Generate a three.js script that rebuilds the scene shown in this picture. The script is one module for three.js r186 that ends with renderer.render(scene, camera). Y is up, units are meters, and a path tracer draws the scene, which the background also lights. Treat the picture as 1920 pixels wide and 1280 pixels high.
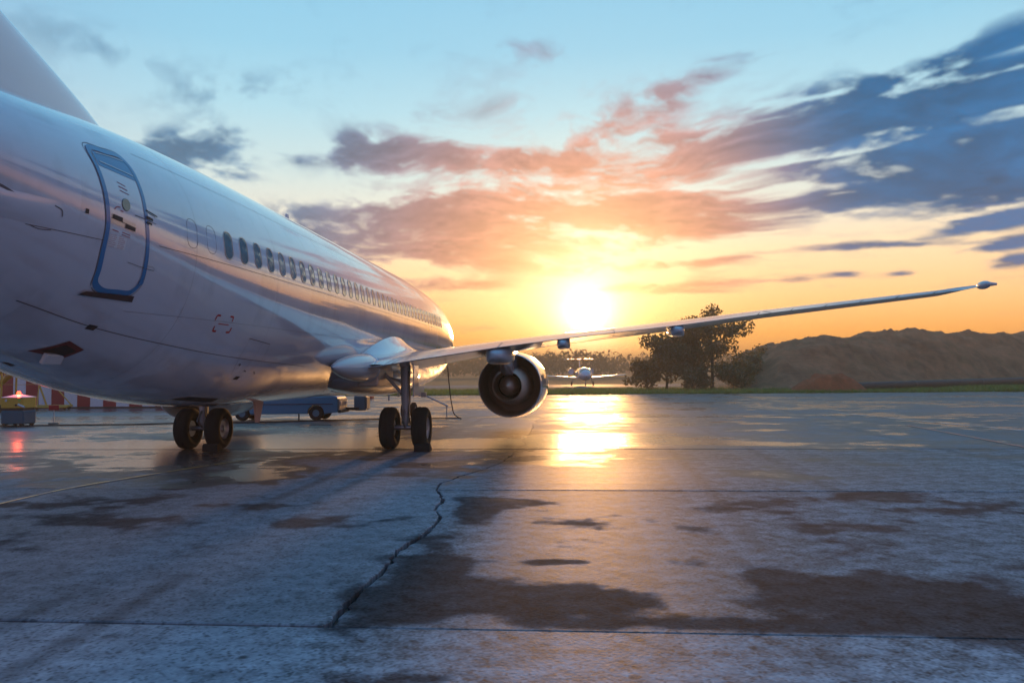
import * as THREE from 'three';
import { mergeGeometries, mergeVertices, toCreasedNormals } from 'three/addons/utils/BufferGeometryUtils.js';
import { RoundedBoxGeometry } from 'three/addons/geometries/RoundedBoxGeometry.js';

/* ------------------------------------------------------------------ camera, sky, sun, exposure */
const scene = new THREE.Scene();
const camera = new THREE.PerspectiveCamera(46.0, 1024 / 682, 0.1, 6000);
camera.rotation.order = 'YXZ';
camera.position.set(0, 1.843, 0);
camera.rotation.set(0.0387, 0.0821, -0.0087);
const renderer = new THREE.WebGLRenderer({ antialias: true });
renderer.toneMapping = THREE.LinearToneMapping;
renderer.toneMappingExposure = 1.26;
renderer.shadowMap.enabled = true;

const SUN_AZ = 0.63, SUN_EL = 4.05, D2R = Math.PI / 180;
const sunDir = new THREE.Vector3(Math.sin(SUN_AZ * D2R) * Math.cos(SUN_EL * D2R), Math.sin(SUN_EL * D2R), -Math.cos(SUN_AZ * D2R) * Math.cos(SUN_EL * D2R));
const sun = new THREE.DirectionalLight(new THREE.Color().setRGB(1, 0.48, 0.16), 3.0);
sun.position.copy(sunDir).multiplyScalar(200);
sun.shadow.radius = 7;
sun.castShadow = true;
Object.assign(sun.shadow.camera, { left: -90, right: 90, top: 60, bottom: -60, near: 1, far: 400 });
sun.shadow.mapSize.set(2048, 2048);
scene.add(sun, sun.target);

// low evening haze
scene.fog = new THREE.FogExp2(new THREE.Color().setRGB(1, 0.7, 0.36), 0.0028);

/* ------------------------------------------------------------------ noise */
function rng(seed) { let a = seed >>> 0; return () => { a = (a + 0x6d2b79f5) | 0; let t = Math.imul(a ^ (a >>> 15), 1 | a); t = (t + Math.imul(t ^ (t >>> 7), 61 | t)) ^ t; return ((t ^ (t >>> 14)) >>> 0) / 4294967296; }; }
const clamp = (x, a = 0, b = 1) => Math.min(b, Math.max(a, x));
const lerp = (a, b, t) => a + (b - a) * t;
const sstep = (a, b, x) => { const t = clamp((x - a) / (b - a)); return t * t * (3 - 2 * t); };
function tile(n, base, octaves, seed, gain = 0.5) {             // tileable fractal noise, values about 0..1
  const out = new Float32Array(n * n), r = rng(seed);
  let amp = 1, total = 0;
  for (let o = 0, f = base; o < octaves && f <= n / 2; o++, f *= 2, amp *= gain) {
    const g = new Float32Array(f * f).map(() => r());
    total += amp;
    for (let y = 0; y < n; y++) {
      const v = (y / n) * f, y0 = Math.floor(v), ty = v - y0, sy = ty * ty * (3 - 2 * ty), a = (y0 % f) * f, b = ((y0 + 1) % f) * f;
      for (let x = 0; x < n; x++) {
        const u = (x / n) * f, x0 = Math.floor(u), tx = u - x0, sx = tx * tx * (3 - 2 * tx), c = x0 % f, d = (x0 + 1) % f;
        out[y * n + x] += amp * lerp(lerp(g[a + c], g[a + d], sx), lerp(g[b + c], g[b + d], sx), sy);
      }
    }
  }
  let lo = 1e9, hi = -1e9;
  for (const v of out) { if (v < lo) lo = v; if (v > hi) hi = v; }
  for (let i = 0; i < out.length; i++) out[i] = (out[i] - lo) / (hi - lo);
  return { n, d: out };
}
function samp(t, u, v) {                                          // u, v in tiles
  const n = t.n, x = (u - Math.floor(u)) * n, y = (v - Math.floor(v)) * n, x0 = x | 0, y0 = y | 0, x1 = (x0 + 1) % n, y1 = (y0 + 1) % n, fx = x - x0, fy = y - y0, d = t.d;
  const a = (y0 % n) * n, b = y1 * n, c = x0 % n;
  return (d[a + c] * (1 - fx) + d[a + x1] * fx) * (1 - fy) + (d[b + c] * (1 - fx) + d[b + x1] * fx) * fy;
}
const NA = tile(1024, 5, 8, 11, 0.55), NB = tile(1024, 7, 8, 23, 0.5), NC = tile(512, 4, 3, 31), NF = tile(1024, 96, 3, 47, 0.7);

/* ------------------------------------------------------------------ sky (azimuth, elevation in degrees; azimuth 0 is straight ahead along the aircraft) */
const SUNSIDE = [[0, 1.0, 0.36, 0.045], [2.5, 1.0, 0.45, 0.1], [5, 1.0, 0.59, 0.27], [8, 0.95, 0.71, 0.45], [11, 0.74, 0.74, 0.64], [14, 0.55, 0.7, 0.71], [18, 0.38, 0.64, 0.75], [22, 0.27, 0.56, 0.73], [30, 0.19, 0.48, 0.7], [50, 0.1, 0.36, 0.64], [90, 0.06, 0.27, 0.58]];
const FARSIDE = [[0, 0.64, 0.31, 0.32], [4, 0.58, 0.31, 0.36], [10, 0.42, 0.3, 0.42], [20, 0.2, 0.26, 0.47], [40, 0.07, 0.25, 0.54], [90, 0.06, 0.27, 0.58]];
const keyed = (k, e, c) => { let i = 0; while (i < k.length - 2 && k[i + 1][0] < e) i++; const t = clamp((e - k[i][0]) / (k[i + 1][0] - k[i][0])); return lerp(k[i][c], k[i + 1][c], t); };
// cloud banks: azimuth, elevation, half width, half height, rise to the right, weight
const BANKS = [[-13.3, 15.3, 3.4, 1.3, 0, 1.5], [-16, 15.6, 1.1, 1.06, 0, 0.8], [-8.1, 15, 1.9, 0.95, 0, 1.25], [-4, 14.6, 2.1, 0.95, 0, 1.25], [-26.2, 15, 3.7, 1.4, 8, 1.35], [-23.8, 13.6, 1.7, 0.76, 0, 0.7], [-19.4, 14.6, 1.6, 0.49, 0, 0.6], [-28.4, 13.9, 1.9, 1.34, 0, 0.5], [-18.1, 10, 5.4, 2.18, 0, 0.8], [-10.7, 11.2, 6.4, 1.66, 5, 0.95], [-3.1, 11.6, 7.6, 1.66, 5, 0.95], [4.5, 11, 7.4, 1.76, -5, 0.9], [10, 10.1, 5.4, 1.08, 0, 0.6], [-6.9, 8.3, 8.3, 0.82, 0, 0.8], [-10, 6.4, 6, 0.6, 0, 0.7], [-4.6, 9.6, 6.1, 0.59, 0, 0.6], [-8.5, 9.2, 5.7, 0.67, 0, 0.6], [17.3, 14.9, 11, 2.5, 3, 1.25], [24.7, 13, 8, 2.9, 0, 1.35], [10.1, 15.7, 7.5, 1.4, 6, 0.75], [21.8, 17.4, 9.2, 1.3, 4, 0.8], [26.3, 18.2, 4.5, 1.8, 20, 0.7], [8.3, 19.6, 6.6, 0.84, 12, 0.45], [15.4, 21.8, 8.5, 0.95, 15, 0.4], [20.1, 11.4, 9.4, 0.94, 0, 1.0], [26.6, 10, 3.6, 0.96, 0, 0.8], [1.9, 15.5, 4.2, 1.43, 15, 0.5], [0.8, 14.4, 4.2, 0.94, 0, 0.6], [4.6, 17.7, 5.2, 0.9, 15, 0.5], [19.7, 8, 4.4, 0.24, 0, 0.9], [26.6, 7.6, 2.5, 0.45, 5, 1], [27.1, 6.6, 1.9, 0.39, 5, 0.9], [25.8, 9, 2.8, 0.58, 10, 0.8], [8.8, 6, 4.3, 0.58, 3, 0.95], [3.6, 5.9, 2.2, 0.38, 0, 0.7], [14.8, 6.2, 1.2, 0.29, 0, 0.8], [17.8, 6.4, 1.5, 0.21, 0, 0.9], [21.6, 6.3, 1.2, 0.21, 0, 0.8], [17.8, 8.2, 2.9, 0.17, 0, 0.5], [9.2, 7.6, 3.6, 0.22, 4, 0.7], [17.4, 5.7, 1.3, 0.14, 0, 0.6], [-33.2, 20.3, 4.8, 0.9, 0, 0.3], [-31.6, 19.6, 2.8, 0.77, 0, 0.25], [-22.4, 18.8, 4.5, 1.17, 10, 0.4], [-27.2, 18.6, 3.3, 1.3, 0, 0.35], [-5.7, 21.9, 4.2, 1.01, 0, 0.35], [-3, 22.2, 2.3, 1.01, -10, 0.3], [-11.4, 17.9, 3.8, 0.7, 10, 0.3], [-5.7, 18.5, 3.1, 0.7, 10, 0.35], [-6.2, 3.1, 2.3, 0.19, 0, 0.5], [2.6, 7.4, 9.3, 0.45, 0, 0.45], [-1.2, 8.6, 7.6, 0.53, 0, 0.5],
  [38, 13, 9, 3, 3, 1.1], [52, 11, 10, 2.6, 0, 0.9], [44, 19, 10, 2.5, 6, 0.8], [-46, 13, 7, 2, 4, 0.8], [-60, 9, 9, 1.8, 0, 0.8], [70, 16, 10, 2.6, 0, 0.7], [34, 5.6, 4, 0.4, 0, 0.8]];
{
  const W = 4096, H = 2048, px = new Float32Array(W * H * 4);
  const sectors = Array.from({ length: 72 }, (_, i) => BANKS.filter((b) => Math.abs(b[0] - (i * 5 - 177.5)) < b[2] * 2.4 + 4));
  const c3 = [0, 0, 0];
  for (let row = 0; row < H; row++) {
    const el = ((row + 0.5) / H - 0.5) * 180, low = Math.max(el, 0), v = 26 * Math.log(low + 3.2);
    const S = [1, 2, 3].map((c) => keyed(SUNSIDE, low, c) * (1 + [0.9, 0.75, 0.5][c - 1] * Math.exp(-low / 4))), F = [1, 2, 3].map((c) => keyed(FARSIDE, low, c));
    const ce = Math.cos(el * D2R), se = Math.sin(el * D2R);
    for (let col = 0; col < W; col++) {
      let az = ((col + 0.5) / W - 0.5) * 360 + 90; if (az > 180) az -= 360;
      const o = (row * W + col) * 4; px[o + 3] = 1;
      const cosA = ce * Math.cos(SUN_EL * D2R) * Math.cos((az - SUN_AZ) * D2R) + se * Math.sin(SUN_EL * D2R), a = Math.acos(clamp(cosA, -1, 1)) / D2R;
      const away = sstep(22, 70, Math.abs(az - SUN_AZ)), g1 = Math.exp(-a / 8), g2 = Math.exp(-((a / 4.6) ** 1.3)), g3 = Math.exp(-((a / 1.35) ** 1.3));
      const wide = Math.max(away, sstep(10, 42, -az) * (1 - sstep(6, 14, el)) * 0.85);
      c3[0] = lerp(S[0], F[0], wide) + 0.5 * g1 + 1.5 * g2 + 3.4 * g3;
      c3[1] = lerp(S[1], F[1], wide) + 0.24 * g1 + 1.15 * g2 + 2.8 * g3;
      c3[2] = lerp(S[2], F[2], wide) + 0.0 * g1 + 0.55 * g2 + 2.2 * g3;
      if (el > 0.6) {
        const w1 = samp(NB, az / 90, v / 60), w2 = samp(NB, az / 90 + 0.37, v / 60 + 0.61);
        const band = sstep(6, 16, az), tilt = az * 0.05 * sstep(0, 20, az) * sstep(8, 16, el);
        const u = (az + (w1 - 0.5) * lerp(6, 3, band)) * lerp(1, 0.72, band), vv = v - tilt * 1.6 + (w2 - 0.5) * lerp(4, 2, band);
        const n1 = samp(NA, u / 30, vv / 20), n2 = samp(NB, u / 13 + 0.3, vv / 8.5), n3 = samp(NB, u / 6 + 0.7, vv / 3.2);
        const n4 = samp(NA, u / 2.6 + 0.1, vv / 1.7), n = 0.44 * n1 + 0.29 * n2 + 0.17 * n3 + 0.1 * n4;
        let D = 0;
        const ea = az + (w1 - 0.5) * 1.6, ee = el + (w2 - 0.5) * 0.7 * (0.3 + el / 14);
        for (const b of sectors[Math.floor((az + 180) / 5) % 72]) {
          const dx = ea - b[0], dy = ee - b[1] - dx * Math.tan(b[4] * D2R), q = (dx / b[2]) ** 2 + (dy / b[3]) ** 2;
          if (q < 6) D = D + b[5] * Math.exp(-q * 0.9) * (1 - 0.5 * Math.min(1, D)) * 0.85;
        }
        // thin scattered cloud everywhere, as in view
        const outer = sstep(30, 50, Math.abs(az)) + sstep(23, 32, el) * (1 - sstep(30, 50, Math.abs(az)));
        D += (0.1 + 0.34 * outer * sstep(0.35, 0.7, samp(NC, az / 120, v / 70))) * sstep(1, 6, el);
        D -= 0.6 * band * sstep(0.5, 0.72, samp(NB, az / 75 + 0.15 * w1, (v - az * 0.12) / 13)) * sstep(7, 10, el);
        const thick = D + (n - 0.5) * 2.7;
        const alpha = (0.5 * sstep(0.22, 0.6, thick) + 0.5 * sstep(0.45, 0.95, thick)) * sstep(0.6, 2.5, el) * 0.95 * (0.35 + 0.65 * sstep(0.15, 0.6, D));
        if (alpha > 0) {
          const warm = Math.exp(-((a / 15.5) ** 2.8)), core = sstep(0.45, 1.25, thick), veil = Math.exp(-((a / 5.5) ** 2));
          // sunlit salmon near the sun, slate blue away from it
          const tone = (1 - 0.38 * core * (1 - 0.6 * warm)) * (0.8 + 0.45 * n3 * (0.5 + n2));
          let r = lerp(0.085, 1.08, warm) * tone, g = lerp(0.225, 0.41, warm) * tone, b = lerp(0.39, 0.17, warm) * tone;
          const deep = sstep(0.35, 0.85, thick) * sstep(8, 20, az) * (1 - warm), var1 = 0.62 + 0.7 * n2 * (0.6 + 0.6 * n3);
          r = lerp(r, 0.004 * var1, deep); g = lerp(g, 0.11 * var1, deep); b = lerp(b, 0.28 * var1, deep);
          r += 0.5 * veil + 0.8 * g2; g += 0.3 * veil + 0.6 * g2; b += 0.08 * veil + 0.25 * g2;
          const thin = (1 - sstep(0.3, 0.75, D)) * (1 - warm) * 0.75; r = lerp(r, c3[0] * 0.8, thin); g = lerp(g, c3[1] * 0.82, thin); b = lerp(b, c3[2] * 0.86, thin);
          const dim = 1 - 0.35 * away; r *= dim; g *= dim; b *= dim;
          const k = alpha * (1 - 0.45 * veil);
          c3[0] = lerp(c3[0], r, k); c3[1] = lerp(c3[1], g, k); c3[2] = lerp(c3[2], b, k);
        }
      }
      px[o] = c3[0]; px[o + 1] = c3[1]; px[o + 2] = c3[2];
    }
    if (row < H / 2 - 8) row = row; 
  }
  const sky = new THREE.DataTexture(px, W, H, THREE.RGBAFormat, THREE.FloatType);
  sky.mapping = THREE.EquirectangularReflectionMapping;
  sky.magFilter = THREE.LinearFilter;
  sky.needsUpdate = true;
  scene.background = sky;
  scene.environment = sky;
}

/* ------------------------------------------------------------------ helpers */
const used = new Map();
const numbered = (name) => { const n = used.get(name) ?? 0; used.set(name, n + 1); return n ? name + '_' + String(n).padStart(3, '0') : name; };
const P = (X, Y, S) => new THREE.Vector3(X, Y, -S);               // right, up, ahead
function tag(o, label, category, group) { Object.assign(o.userData, { label, category }); if (group) o.userData.group = group; return o; }
function thing(name, label, category, pos = [0, 0, 0], turn = 0, group) {
  const o = new THREE.Group(); o.name = numbered(name); o.position.set(...pos); o.rotation.y = turn; scene.add(o);
  return tag(o, label, category, group);
}
function part(name, geo, mat, parent) { const m = new THREE.Mesh(Array.isArray(geo) ? merge(geo) : geo, mat); m.name = name; parent.add(m); return m; }
function parts(name, list, mat, parent) { return list.map((g) => part(name, g, mat, parent)); }
function whole(name, geo, mat, label, category, group) { const m = new THREE.Mesh(Array.isArray(geo) ? merge(geo) : geo, mat); m.name = numbered(name); scene.add(m); return tag(m, label, category, group); }
function structure(name, geo, mat) { const m = new THREE.Mesh(Array.isArray(geo) ? merge(geo) : geo, mat); m.name = numbered(name); m.userData.kind = 'structure'; scene.add(m); return m; }
function merge(list) { return mergeGeometries(list.map((g) => { const h = g.index ? g.toNonIndexed() : g; for (const k of Object.keys(h.attributes)) if (!['position', 'normal', 'uv'].includes(k)) h.deleteAttribute(k); return h; })); }
function box(w, h, d, x = 0, y = 0, z = 0, r = 0.01) { const g = r > 0 ? new RoundedBoxGeometry(w, h, d, 2, Math.min(r, w / 2.01, h / 2.01, d / 2.01)) : new THREE.BoxGeometry(w, h, d); g.translate(x, y, z); return g; }
function rod(a, b, r1, r2 = r1, seg = 12) {                        // tapered bar from a to b
  const d = new THREE.Vector3().subVectors(b, a), g = new THREE.CylinderGeometry(r2, r1, d.length(), seg, 1);
  g.applyQuaternion(new THREE.Quaternion().setFromUnitVectors(new THREE.Vector3(0, 1, 0), d.clone().normalize()));
  return g.translate((a.x + b.x) / 2, (a.y + b.y) / 2, (a.z + b.z) / 2);
}
const V = (x, y, z) => new THREE.Vector3(x, y, z);
function tube(pts, r, seg = 60, rad = 8) { return new THREE.TubeGeometry(new THREE.CatmullRomCurve3(pts), seg, r, rad); }
function gridGeo(nu, nv, f, wrapV = false) {                      // f(i, j) -> [x, y, z, u, v]
  const pos = [], uv = [], idx = [];
  for (let i = 0; i <= nu; i++) for (let j = 0; j <= nv; j++) { const p = f(i / nu, j / nv, i, j); pos.push(p[0], p[1], p[2]); uv.push(p[3] ?? i / nu, p[4] ?? j / nv); }
  for (let i = 0; i < nu; i++) for (let j = 0; j < nv; j++) { const a = i * (nv + 1) + j, b = a + nv + 1; idx.push(a, b, a + 1, b, b + 1, a + 1); }
  const g = new THREE.BufferGeometry();
  g.setAttribute('position', new THREE.Float32BufferAttribute(pos, 3)); g.setAttribute('uv', new THREE.Float32BufferAttribute(uv, 2)); g.setIndex(idx); g.computeVertexNormals();
  return g;
}
function std(r, g, b, rough = 0.6, metal = 0, extra = {}) { return new THREE.MeshPhysicalMaterial({ color: new THREE.Color().setRGB(r, g, b), roughness: rough, metalness: metal, ...extra }); }
function byteTex(w, h, f, srgb) {
  const d = new Uint8Array(w * h * 4);
  for (let y = 0; y < h; y++) for (let x = 0; x < w; x++) { const c = f(x, y), o = (y * w + x) * 4; if (typeof c === 'number') d[o] = d[o + 1] = d[o + 2] = clamp(c) * 255; else for (let k = 0; k < 3; k++) d[o + k] = clamp(c[k]) * 255; d[o + 3] = 255; }
  const t = new THREE.DataTexture(d, w, h, THREE.RGBAFormat); t.magFilter = THREE.LinearFilter; t.wrapS = t.wrapT = THREE.RepeatWrapping; if (srgb) t.colorSpace = THREE.SRGBColorSpace; t.needsUpdate = true;
  return t;
}
const enc = (x) => (x <= 0.0031308 ? 12.92 * x : 1.055 * Math.pow(x, 1 / 2.4) - 0.055);

/* ------------------------------------------------------------------ apron: paving lanes with open joints */
const WET = [[-0.35, 6.5, 0.95, 0.5, 0.9], [2.3, 6.9, 1.1, 0.75, 1.0], [3.4, 6.2, 0.9, 0.35, 0.8], [1.0, 6.05, 1.3, 0.2, 0.6], [-0.25, 7.95, 0.35, 0.14, 0.9], [-1.2, 11.7, 0.7, 0.5, 0.8], [-1.4, 6.6, 0.5, 0.8, 0.7], [-1.45, 8.2, 0.35, 0.9, 0.5], [-1.4, 10.6, 0.4, 1.2, 0.5], [-4.5, 9.5, 2.2, 1.6, 0.45], [-2.6, 15.5, 1.6, 2.2, 0.6], [-0.8, 17.5, 1.4, 1.6, 0.7], [4.4, 12.3, 1.2, 0.6, 0.5], [3.9, 14.5, 1.4, 0.8, 0.45],
  [-3.5, 20.8, 4.5, 1.4, 0.9], [-7.9, 22.3, 2.6, 1.2, 0.9], [3.9, 20.9, 1.8, 0.6, 1.0], [1, 22.4, 2.4, 1.4, 0.7], [-10, 16.5, 3.2, 2.2, 0.6], [-6.2, 14.8, 1.5, 1.4, 0.6], [-12, 20.5, 4, 1.6, 0.7]];
function wetness(X, S) {
  const w = samp(NC, X / 37, S / 37), n = samp(NA, X / 23 + 0.2 * w, S / 23) * 0.6 + samp(NB, X / 7 + 0.13, S / 6.1) * 0.4;
  let D = 0.04 + 0.36 * sstep(15, 21, S) + 0.16 * sstep(-2.5, -7, X) * sstep(8, 13, S);
  for (const b of WET) { const q = ((X - b[0]) / b[2]) ** 2 + ((S - b[1]) / b[3]) ** 2; if (q < 5) D += b[4] * Math.exp(-q); }
  return Math.min(D + 0.14 * sstep(26, 34, S) + (n - 0.5) * lerp(1.0, 1.6, sstep(11, 18, S)) + (samp(NB, X / 3.1, S / 3.1) - 0.5) * 0.6 + (samp(NA, X / 9 + 0.4, S / 14) - 0.5) * 0.7, lerp(0.5, 2, sstep(11, 16, S)));                                     // above about 0.55 is standing water, 0.3 damp
}
const TYRE = [[-4.6, 0.12, 0.45], [-3.9, 0.12, 0.45], [2.1, -0.25, 0.35], [4.0, -0.25, 0.3], [8.4, 0.3, 0.4], [-9.8, 0.2, 0.4]], OIL = [];
{ const r = rng(91); for (let i = 0; i < 46; i++) OIL.push([lerp(-9, 11, r()), lerp(4.2, 32, r()), 0.03 + 0.09 * r() * r()]); for (let i = 0; i < 12; i++) OIL.push([-1.9 + (r() - 0.5) * 2, 24 + (r() - 0.5) * 3, 0.06 + 0.16 * r()]); }
function pavingMaps(w, h, X0, X1, S0, S1, fine) {
  const wetA = new Float32Array(w * h);
  for (let y = 0; y < h; y++) for (let x = 0; x < w; x++) wetA[y * w + x] = wetness(lerp(X0, X1, (x + 0.5) / w), lerp(S0, S1, (y + 0.5) / h));
  const place = (t) => { t.wrapS = t.wrapT = THREE.MirroredRepeatWrapping; t.repeat.set(1 / (X1 - X0), 1 / (S1 - S0)); t.offset.set(-X0 / (X1 - X0), -S0 / (S1 - S0)); return t; };
  const map = place(byteTex(w, h, (x, y) => {
    const X = lerp(X0, X1, (x + 0.5) / w), S = lerp(S0, S1, (y + 0.5) / h), k = wetA[y * w + x];
    const grain = samp(NF, X / 1.7, S / 1.7) * 0.6 + samp(NB, X / 0.9, S / 0.9) * 0.4, blotch = samp(NA, X / 11, S / 11), left = sstep(-1.6, -2.2, X);
    let v = ((fine ? 0.2 : 0.14) + 0.09 * (blotch - 0.5)) * lerp(1, 1.2, left) * (S < 5.83 ? 1.35 : 1) * (1 + (grain - 0.5) * (fine ? lerp(3.0, 1.5, left) : 1.0));
    v *= lerp(1, fine ? 0.24 : 0.28, sstep(0.18, 0.45, k));
    for (const [x0, bend, a] of TYRE) { const d = Math.abs(X - x0 - bend * (S - 20) ** 2 * 0.01 - 0.25 * (samp(NC, S / 40, x0 / 50) - 0.5)); if (d < 0.14) v *= 1 - a * (1 - d / 0.14) ** 0.5 * sstep(0.25, 0.6, samp(NA, X / 5, S / 13)); }
    for (const [x0, s0, r0] of OIL) { const d = Math.hypot(X - x0, S - s0) / r0; if (d < 1.6) v *= 1 - 0.75 * (1 - sstep(0.55, 1.25, d + 0.5 * (samp(NB, X / 1.3, S / 1.3) - 0.5))); }
    const pit = samp(NF, X / 2.3 + 0.4, S / 2.3); if (fine) v *= 1 - 0.6 * sstep(0.6, 0.72, pit); if (grain > 0.76) v += 0.03;
    return [enc(v * 0.9), enc(v * 0.99), enc(v * 1.1)];
  }, true));
  const rough = place(byteTex(w, h, (x, y) => {
    const X = lerp(X0, X1, (x + 0.5) / w), S = lerp(S0, S1, (y + 0.5) / h), k = wetA[y * w + x];
    return clamp(lerp(lerp(S < 12.72 ? 0.64 : 0.6, S < 12.72 ? 0.9 : 0.46, sstep(0.15, 0.42, k)), 0.23, sstep(0.5, 0.8, k)) + (samp(NF, X / 1.7, S / 1.7) - 0.5) * 0.12 * (1 - sstep(0.4, 0.6, k)));
  }));
  return { map, rough };
}
const grainBump = byteTex(1024, 1024, (x, y) => 0.55 * samp(NF, x / 1024, y / 1024) + 0.45 * samp(NB, (x / 1024) * 2, (y / 1024) * 2));
grainBump.repeat.set(1 / 2.2, 1 / 2.2);
const nearMaps = pavingMaps(2048, 1536, -16, 16, -4, 20, true), farMaps = pavingMaps(2048, 1024, -75, 75, 18, 68, false);
const pavingMat = (m, bump) => new THREE.MeshPhysicalMaterial({ map: m.map, roughnessMap: m.rough, roughness: 1, bumpMap: grainBump, bumpScale: bump, ior: 1.45 });
const paveNear = Object.assign(pavingMat(nearMaps, 0.0022), { specularIntensity: 0.42 }), paveMid = Object.assign(pavingMat(nearMaps, 0.0022), { specularIntensity: 0.65 }), paveFar = pavingMat(farMaps, 0.002);
const tar = std(0.015, 0.015, 0.016, 0.8);
const CRACK = [[4.5, -1.8], [5.9, -1.85], [6.58, -1.89], [7.28, -1.89], [8.39, -1.92], [9.23, -1.83], [10.07, -1.76], [10.7, -1.9], [11.29, -2.02], [12.3, -2.12], [13.48, -2.26], [14.31, -2.15], [15.34, -1.85], [16.72, -1.62], [21.15, -1.41], [28.75, -1.63], [34, -1.5], [70, -1.6]];
function crackX(s) { let i = 0; while (i < CRACK.length - 2 && CRACK[i + 1][0] < s) i++; const t = clamp((s - CRACK[i][0]) / (CRACK[i + 1][0] - CRACK[i][0])); return lerp(CRACK[i][1], CRACK[i + 1][1], t) + (samp(NB, s / 9, 0.3) - 0.5) * 0.22 + (samp(NF, s / 5, 0.7) - 0.5) * 0.07; }
function slab(xl, xr, s0, s1, n, lift) {                          // xl(s), xr(s); bevelled rim, sides going down
  const rows = [s0, s0 + 0.018]; for (let i = 1; i < n; i++) rows.push(lerp(s0, s1, i / n)); rows.push(s1 - 0.018, s1);
  const pos = [], uv = [], idx = [];
  rows.forEach((s, i) => {
    const rim = i === 0 || i === rows.length - 1, a = xl(s), b = xr(s), wav = (x) => (samp(NC, x / 19 + 0.2, s / 19) - 0.5) * 0.012;
    const cols = [[a, -0.09], [a, s < 13 ? -0.008 : -0.001], [a + 0.016, 0], [lerp(a, b, 0.5), 0], [b - 0.016, 0], [b, s < 13 ? -0.008 : -0.001], [b, -0.09]];
    for (const [x, y] of cols) { pos.push(x, (rim && y > -0.05 ? Math.min(y, -0.008) : y) + lift, -s); uv.push(x, s); }
  });
  const m = 7;
  for (let i = 0; i < rows.length - 1; i++) for (let j = 0; j < m - 1; j++) { const p = i * m + j, q = p + m; idx.push(p, p + 1, q, p + 1, q + 1, q); }
  for (const [i, flip] of [[0, 0], [rows.length - 1, 1]]) {        // end faces
    const base = pos.length / 3, o = i * m * 3;
    for (const j of [1, 5]) { pos.push(pos[o + j * 3], pos[o + j * 3 + 1], pos[o + j * 3 + 2]); uv.push(uv[(i * m + j) * 2], uv[(i * m + j) * 2 + 1]); pos.push(pos[o + j * 3], lift - 0.09, pos[o + j * 3 + 2]); uv.push(uv[(i * m + j) * 2], uv[(i * m + j) * 2 + 1]); }
    if (!flip) idx.push(base, base + 1, base + 2, base + 1, base + 3, base + 2); else idx.push(base, base + 2, base + 1, base + 1, base + 2, base + 3);
  }
  const g = new THREE.BufferGeometry();
  g.setAttribute('position', new THREE.Float32BufferAttribute(pos, 3)); g.setAttribute('uv', new THREE.Float32BufferAttribute(uv, 2)); g.setIndex(idx);
  return toCreasedNormals(g, 0.3);
}
const JOINTS = [-8, -1, 5.83, 12.72, 19.42, 26.2, 33, 39.8, 46.6, 53.4, 60.2, 66.5];
const apron = new THREE.Group(); apron.name = 'apron'; apron.userData.kind = 'structure'; scene.add(apron);
for (let i = 0; i < JOINTS.length - 1; i++) {
  const s0 = JOINTS[i] + 0.016, s1 = JOINTS[i + 1] - 0.016, mat = JOINTS[i] < 12 ? paveNear : JOINTS[i] < 19 ? paveMid : paveFar, lift = [0, 0, 0.004, -0.006, 0, -0.003, 0.002, 0, -0.002, 0.001, 0][i];
  const gap = (s) => (0.012 + 0.022 * samp(NB, s / 3, 0.1)) * (1 - 0.7 * sstep(14, 19, s));
  if (i >= 2 && i <= 5) {
    part('paving_slab', slab(() => -75, (s) => crackX(s) - gap(s), s0, s1, 90, lift), mat, apron);
    part('paving_slab', slab((s) => crackX(s) + gap(s), () => 75, s0, s1, 90, lift - (i === 2 ? 0.014 : 0)), mat, apron);
  } else part('paving_slab', slab(() => -75, () => 75, s0, s1, 2, lift), mat, apron);
}
structure('apron_base', new THREE.PlaneGeometry(152, 76).rotateX(-Math.PI / 2).translate(0, -0.06, -29.2), tar);
// painted lines lie on the slabs
function paint(pts, w, y = 0.01) {
  const c = new THREE.CatmullRomCurve3(pts.map(([x, s]) => P(x, 0, s))), n = 60;
  return gridGeo(n, 1, (u, v) => { const p = c.getPoint(u), t = c.getTangent(u); const k = (v - 0.5) * w * (1 + 0.15 * (samp(NF, p.x / 3, p.z / 3) - 0.5)); return [p.x - t.z * k, y, p.z + t.x * k, p.x, -p.z]; });
}
const worn = (r, g, b) => { const t = byteTex(512, 512, (x, y) => { const n = samp(NA, x / 512, y / 512) * 0.5 + samp(NF, x / 512, y / 512) * 0.5, k = sstep(0.42, 0.62, n); return [enc(lerp(r, 0.1, k)), enc(lerp(g, 0.1, k)), enc(lerp(b, 0.1, k))]; }, true); t.repeat.set(0.5, 0.5); return new THREE.MeshPhysicalMaterial({ map: t, roughness: 0.35 }); };
structure('white_marking', paint([[13.9, 20], [13.05, 24.8], [12.3, 28.5], [11.6, 32], [10.9, 36]], 0.12), worn(0.7, 0.7, 0.68));
structure('red_marking', paint([[10.1, 14], [10.36, 19.8], [10.6, 24], [10.75, 27.5]], 0.12), worn(0.5, 0.08, 0.06));
structure('yellow_marking', paint([[-8.35, 9.2], [-8.4, 11.1], [-8.38, 12.7], [-8.05, 14.2], [-7.2, 17]], 0.07), worn(0.6, 0.42, 0.08));

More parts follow.
